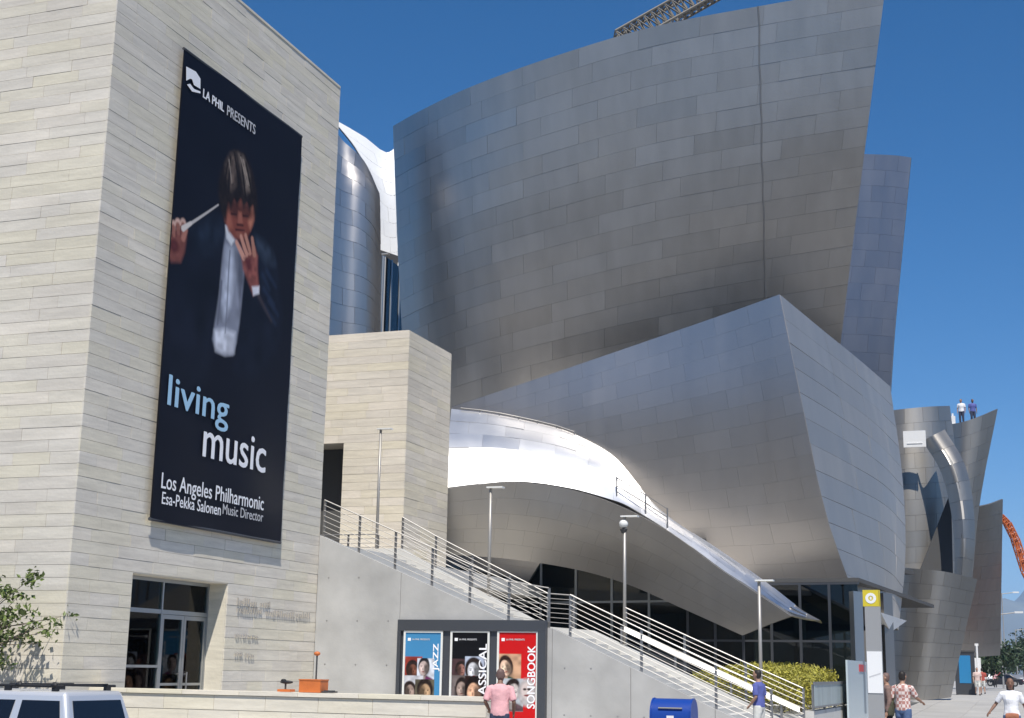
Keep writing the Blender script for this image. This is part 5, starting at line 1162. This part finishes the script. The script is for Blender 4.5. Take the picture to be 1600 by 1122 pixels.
# ================================================================== vehicles
def vehicle(name, label, loc, heading, L=4.9, W=1.86, H=1.8, suv=True, paint='suv_silver', cat='car', group=None, detail=True):
    t = thing(name, loc, label, cat, group); X = Matrix.Translation(loc) @ Matrix.Rotation(heading, 4, 'Z'); hl = L/2; hw = W/2
    def B(n_, mb, m, par=None, sm=False):
        mb.v = [tuple(X @ Vector(p)) for p in mb.v]; return mb.build(n_, m, par or t, sm)
    belt = H*.60; gl = .20
    prof = [(-hl, gl+.18), (-hl+.03, belt-.05), (-hl+.10, belt), (hl*.33, belt), (hl*.9, belt-.12), (hl-.02, belt-.26), (hl, gl+.2), (hl-.1, gl), (hl*.70+.42, gl), (hl*.62+.36, gl+.34), (hl*.62, gl+.5), (hl*.62-.36, gl+.34), (hl*.62-.44, gl), (-hl*.60+.44, gl), (-hl*.60+.36, gl+.34), (-hl*.60, gl+.5), (-hl*.60-.36, gl+.34), (-hl*.60-.44, gl), (-hl+.1, gl)]
    o = B('body', MB().prism([(x, -hw, z) for x, z in prof], (0, W, 0)), paint); fixn(o); o.data.shade_flat()
    bv = o.modifiers.new('b', 'BEVEL'); bv.width = .05; bv.segments = 3; bv.limit_method = 'ANGLE'; o.data.shade_smooth(); o.data.set_sharp_from_angle(angle=math.radians(60))
    xr0, xr1 = (-hl+.10, -hl+.34) if suv else (-hl*.72, -hl*.38); xf0, xf1 = hl*.36, hl*.08; tw_ = hw*.80; bw = hw*.97; zt = H-.05
    def at(s, x_t, z):                                  # point on the tapering side of the cabin: x_t 0 rear .. 1 front
        f = (z-belt)/(zt-belt); x0 = xr0+(xr1-xr0)*f; x1 = xf0+(xf1-xf0)*f; return (x0+(x1-x0)*x_t, s*(bw+(tw_-bw)*f), z)
    c = [at(-1, 0, belt-.01), at(-1, 1, belt-.01), at(1, 1, belt-.01), at(1, 0, belt-.01), at(-1, 0, zt), at(-1, 1, zt), at(1, 1, zt), at(1, 0, zt)]
    o = B('cabin', MB().hexa(c), paint); bv = o.modifiers.new('b', 'BEVEL'); bv.width = .07; bv.segments = 4
    o.data.shade_smooth(); o.data.set_sharp_from_angle(angle=math.radians(60))
    g0, g1 = belt+.05, zt-.14
    for s in (-1, 1):
        for a, b_ in ((.05, .33), (.385, .63), (.675, .93)) if suv else ((.16, .50), (.54, .90)):
            p = [np.array(at(s, a, g0)), np.array(at(s, b_, g0)), np.array(at(s, b_, g1)), np.array(at(s, a, g1))]
            B('side_window', MB().prism([tuple(q_+np.array([0, -s*.02, 0])) for q_ in p], (0, s*.032, 0)), 'car_glass')
    y_ = tw_-.1
    B('rear_window', MB().prism([(xr0+(xr1-xr0)*.15-.012, -bw+.18, g0), (xr0+(xr1-xr0)*.15-.012, bw-.18, g0), (xr1-(xr1-xr0)*.2-.012, y_-.02, g1), (xr1-(xr1-xr0)*.2-.012, -y_+.02, g1)], (.03, 0, 0)), 'car_glass')
    B('windscreen', MB().prism([(xf0+(xf1-xf0)*.12+.012, -bw+.14, g0), (xf0+(xf1-xf0)*.12+.012, bw-.14, g0), (xf1-(xf1-xf0)*.18+.012, y_, g1), (xf1-(xf1-xf0)*.18+.012, -y_, g1)], (-.03, 0, 0)), 'car_glass')
    for sx in (.62, -.60):
        for s in (-1, 1):
            wh = part_empty('wheel', X @ Vector((sx*hl, s*(hw-.12), .34)), t)
            B('tyre', MB().tube((sx*hl, s*(hw-.22), .34), (sx*hl, s*(hw+.005), .34), .34, n=20), 'tyre', wh); B('rim', MB().tube((sx*hl, s*(hw-.05), .34), (sx*hl, s*(hw+.015), .34), .21, .19, n=14), 'lamp_metal', wh)
    for s in (-1, 1):
        B('headlight', MB().box((hl-.10, s*hw*.62-.18, belt-.34), (hl+.008, s*hw*.62+.18, belt-.18)), 'head_light'); B('tail_light', MB().box((-hl-.012, s*(hw-.14)-.09, belt-.42), (-hl+.08, s*(hw-.14)+.09, belt-.06)), 'tail_light')
        B('mirror', MB().box((xf0-.18, s*(bw+.02)-.02 if s > 0 else -bw-.22, belt+.02), (xf0-.06, s*(bw+.02)+.2 if s > 0 else -bw-.02, belt+.18)), paint)
    B('bumper', MB().box((-hl-.08, -hw+.04, gl+.14), (-hl+.02, hw-.04, gl+.36)).box((hl-.04, -hw+.04, gl+.12), (hl+.07, hw-.04, gl+.34)), 'dark_grey')
    if suv and detail:
        for s in (-1, 1):
            rk = MB().tube((xr1+.1, s*(tw_-.07), zt+.075), (xf1-.1, s*(tw_-.07), zt+.075), .022)
            for x in (xr1+.25, (xr1+xf1)/2, xf1-.2): rk.box((x-.06, s*(tw_-.07)-.02, zt-.02), (x+.06, s*(tw_-.07)+.02, zt+.07))
            B('roof_rail', rk, 'black')
        for x in (xr1+.28, xr1+.95): B('cross_bar', MB().box((x-.04, -tw_+.07, zt+.085), (x+.04, tw_-.07, zt+.11)).ell((x, tw_-.07, zt+.09), (.07, .05, .045)), 'black')
        for x in (-.25, .55):
            for s in (-1, 1): B('door_handle', MB().box((x*1.0-.09, s*(hw+.012)-.015, belt-.16), (x+.09, s*(hw+.012)+.015, belt-.12)), paint)
    return t
sx_ = 19.55; sy_ = PX(214, 1095, sx_+.72)[1]
yc = sy_+2.42
o = vehicle('parked_suv', 'silver sport utility vehicle with black roof rails parked below the tower', (sx_, yc, drop(0, yc)-.126), math.radians(90), 4.9, 1.86, 1.99)
def xy(px, D): p = PD(px, 1050, D); return p[0], p[1]
for i, (px, D, hd, pm, lb, suv) in enumerate(((1545, 190, 180, 'car_white', 'white saloon car facing down the far street', False), (1523, 175, 180, 'car_red', 'dark red car waiting by the far kerb', True), (1566, 165, 90, 'car_dark', 'black car turning across the far junction', False), (1590, 215, 180, 'car_grey', 'grey car waiting behind the black turning car', False), (1556, 240, 180, 'car_red', 'red van under the far street trees', True))):
    x, y = xy(px, D); vehicle('car', lb, (x, y, gz(x)+.012), math.radians(hd), 4.4 if not suv else 4.7, 1.8, 1.45 if not suv else 1.8, suv, pm, group='cars down the far street', detail=False)

# ================================================================== far end of the street
for i, (px, D, h, r, lb) in enumerate(((1537, 135, 1.9, (2.2, 2.4, 1.3), 'dark street tree under the far steel slab'), (1552, 175, 2.6, (2.6, 2.8, 1.7), 'dark street tree beside the red van'), (1573, 200, 2.8, (2.6, 2.8, 2.0), 'tall dark street tree at the far junction'), (1588, 260, 2.4, (3.6, 3.6, 2.0), 'broad dark street tree beyond the grey car'), (1600, 300, 4.5, (1.6, 1.6, 4.2), 'slim pointed dark tree at the end of the street'), (1518, 128, 1.8, (2.2, 2.2, 1.2), 'dark street tree behind the blue kiosk'), (1560, 330, 2.6, (6, 6, 2.4), 'wide hazy tree closing the far street'))):
    x, y = xy(px, D); tree('far_tree', lb, (x, y, gz(x)), h, ((0, 0, h+r[2]*.55), r), 16, 1500, .55, 'leaf_dark', 40+i, 'trees down the far street', .6)
x, y = xy(1508, 93); z = gz(x)
k = thing('kiosk', (x, y, z), 'dark framed street kiosk with a bright blue lit poster', 'kiosk')
MB().box((x-.15, y-.62, z), (x+.15, y+.62, z+2.7)).build('kiosk_body', 'dark_frame', k); MB().box((x-.17, y-.36, z+.75), (x-.151, y+.36, z+2.5)).build('poster', 'kiosk_blue', k); MB().box((x-.19, y-.66, z+2.7), (x+.19, y+.66, z+2.82)).build('kiosk_roof', 'dark_grey', k)
x, y = xy(1528, 97); z = gz(x)
o = MB().tube((x, y, z), (x, y, z+3.2), .07).box((x-.04, y-.22, z+1.3), (x-.02, y+.22, z+2.4)).box((x-.03, y-.12, z+3.2), (x+.1, y+.12, z+3.35)).build('notice_post', 'white_paint'); tag(o, 'white notice post beside the blue kiosk', 'post')
for px, D, h in ((1567, 140, 7.2), (1572, 190, 12), (1590, 230, 8.5)):
    x, y = xy(px, D); z = gz(x); t = thing('street_lamp', (x, y, z), ('grey street lamp standing by the black turning car', 'tall grey street lamp above the far trees', 'grey street lamp beyond the grey car')[(1567, 1572, 1590).index(px)], 'lamp', 'street lamps down the far street')
    MB().tube((x, y, z-.02), (x, y, z+h), .09, .06).tube((x, y, z+h-.1), (x, y-1.6, z+h+.1), .05).build('pole', 'lamp_metal', t); MB().box((x-.18, y-2.2, z+h+.02), (x+.18, y-1.4, z+h+.2)).build('lamp_head', 'lamp_head', t)

def lattice(t, a, b, w, nb_, m, r=.06, rb=.04):
    a = np.array(a, float); b = np.array(b, float); d = (b-a)/np.linalg.norm(b-a); u = np.cross(d, [0, 0, 1.0]); u /= np.linalg.norm(u)+1e-9; v = np.cross(d, u); cs = [(-1, -1), (1, -1), (1, 1), (-1, 1)]
    c = lambda i, f: a+(b-a)*f+(u*cs[i % 4][0]+v*cs[i % 4][1])*w/2
    for i in range(4): MB().tube(c(i, 0), c(i, 1), r, n=6).build('chord', m, t)
    for k_ in range(nb_):
        mb = MB()
        for i in range(4): mb.tube(c(i, k_/nb_), c(i+1, (k_+1)/nb_), rb, n=5); mb.tube(c(i, k_/nb_), c(i+1, k_/nb_), rb, n=5)
        mb.build('brace', m, t)
ca_, cb_ = PD(968, 66, 88), PD(1160, -42, 88); base = np.array([ca_[0], ca_[1], .3])
t = thing('construction_crane', base, 'grey lattice crane boom rising above the top edge of the sail', 'crane')
lattice(t, ca_, cb_, 1.25, 18, 'crane_grey', .09, .06); lattice(t, base, ca_+np.array([0, 0, .01]), 1.6, 14, 'crane_grey', .1, .06)
m0, m1 = ca_*.52+cb_*.48, ca_*.92+cb_*.08
MB().tube(m0+np.array([0, 0, -.6]), ca_*.2+cb_*.8+np.array([0, 0, -.6]), .18).build('hoist_pipe', 'crane_grey', t)
MB().box(base+np.array([-2, -2, -.3]), base+np.array([2, 2, .1])).build('footing', 'concrete', t)
bpts = [PD(1690, 1075, 112), PD(1602, 892, 113), PD(1586, 842, 113), PD(1574, 818, 113), PD(1563, 807, 113)]
bpts[0][2] = gz(110)+1.2
t = thing('boom_lift', (bpts[0][0], bpts[0][1], gz(110)), 'orange lattice boom of a lift reaching beside the far steel slab', 'crane')
for a, b, w_ in zip(bpts[:-1], bpts[1:], (.6, .5, .45, .4)): lattice(t, a, b, w_, max(3, int(np.linalg.norm(b-a)/.9)), 'boom_orange', .055, .04)
for a, b in zip(bpts[:-1], bpts[1:]): MB().tube(a, b, .09, n=8).build('boom_arm', 'boom_orange', t)
q_ = bpts[0]; MB().box(q_+np.array([-2, -1.2, -.75]), q_+np.array([2, 1.2, .25])).build('chassis', 'boom_orange', t)
for dx in (-1.3, 1.3):
    for dy in (-1.3, 1.3): MB().tube(q_+np.array([dx, dy-.15, -.75]), q_+np.array([dx, dy+.15, -.75]), .45, n=18).build('wheel', 'tyre', t)

# hills beyond the city, and the air in between
rs = np.random.default_rng(9); na, nd = 160, 14; V = []
ph = rs.uniform(0, 6, 6)
for i in range(na+1):
    a = math.radians(-40+80*i/na); rg = 560+70*math.sin(a*9+ph[0])+45*math.sin(a*23+ph[1])+25*math.sin(a*57+ph[2])
    for j in range(nd+1):
        f = j/nd; D = 8200+3600*f; hgt = rg*(1-abs(2*f-1)**1.4)*(1+.12*math.sin(a*80+f*9+ph[3])+.1*math.sin(a*140-f*14+ph[4])); V.append((D*math.cos(a), D*math.sin(a), hgt-.5))
fc = [(i*(nd+1)+j, (i+1)*(nd+1)+j, (i+1)*(nd+1)+j+1, i*(nd+1)+j+1) for i in range(na) for j in range(nd)]
obj('hills', V, fc, 'hill', None, True)['kind'] = 'structure'
hm = bpy.data.materials.new('haze'); hm.use_nodes = True; nt = hm.node_tree; nt.nodes.clear()
out = nt.nodes.new('ShaderNodeOutputMaterial'); vol = nt.nodes.new('ShaderNodeVolumePrincipled'); vol.inputs['Color'].default_value = (.40, .63, 1, 1); vol.inputs['Density'].default_value = 8e-5
nt.links.new(vol.outputs[0], out.inputs['Volume']); MATS['haze'] = hm
box_obj('haze', (-15200, -15200, -4), (15200, 15200, 900), 'haze')['kind'] = 'stuff'
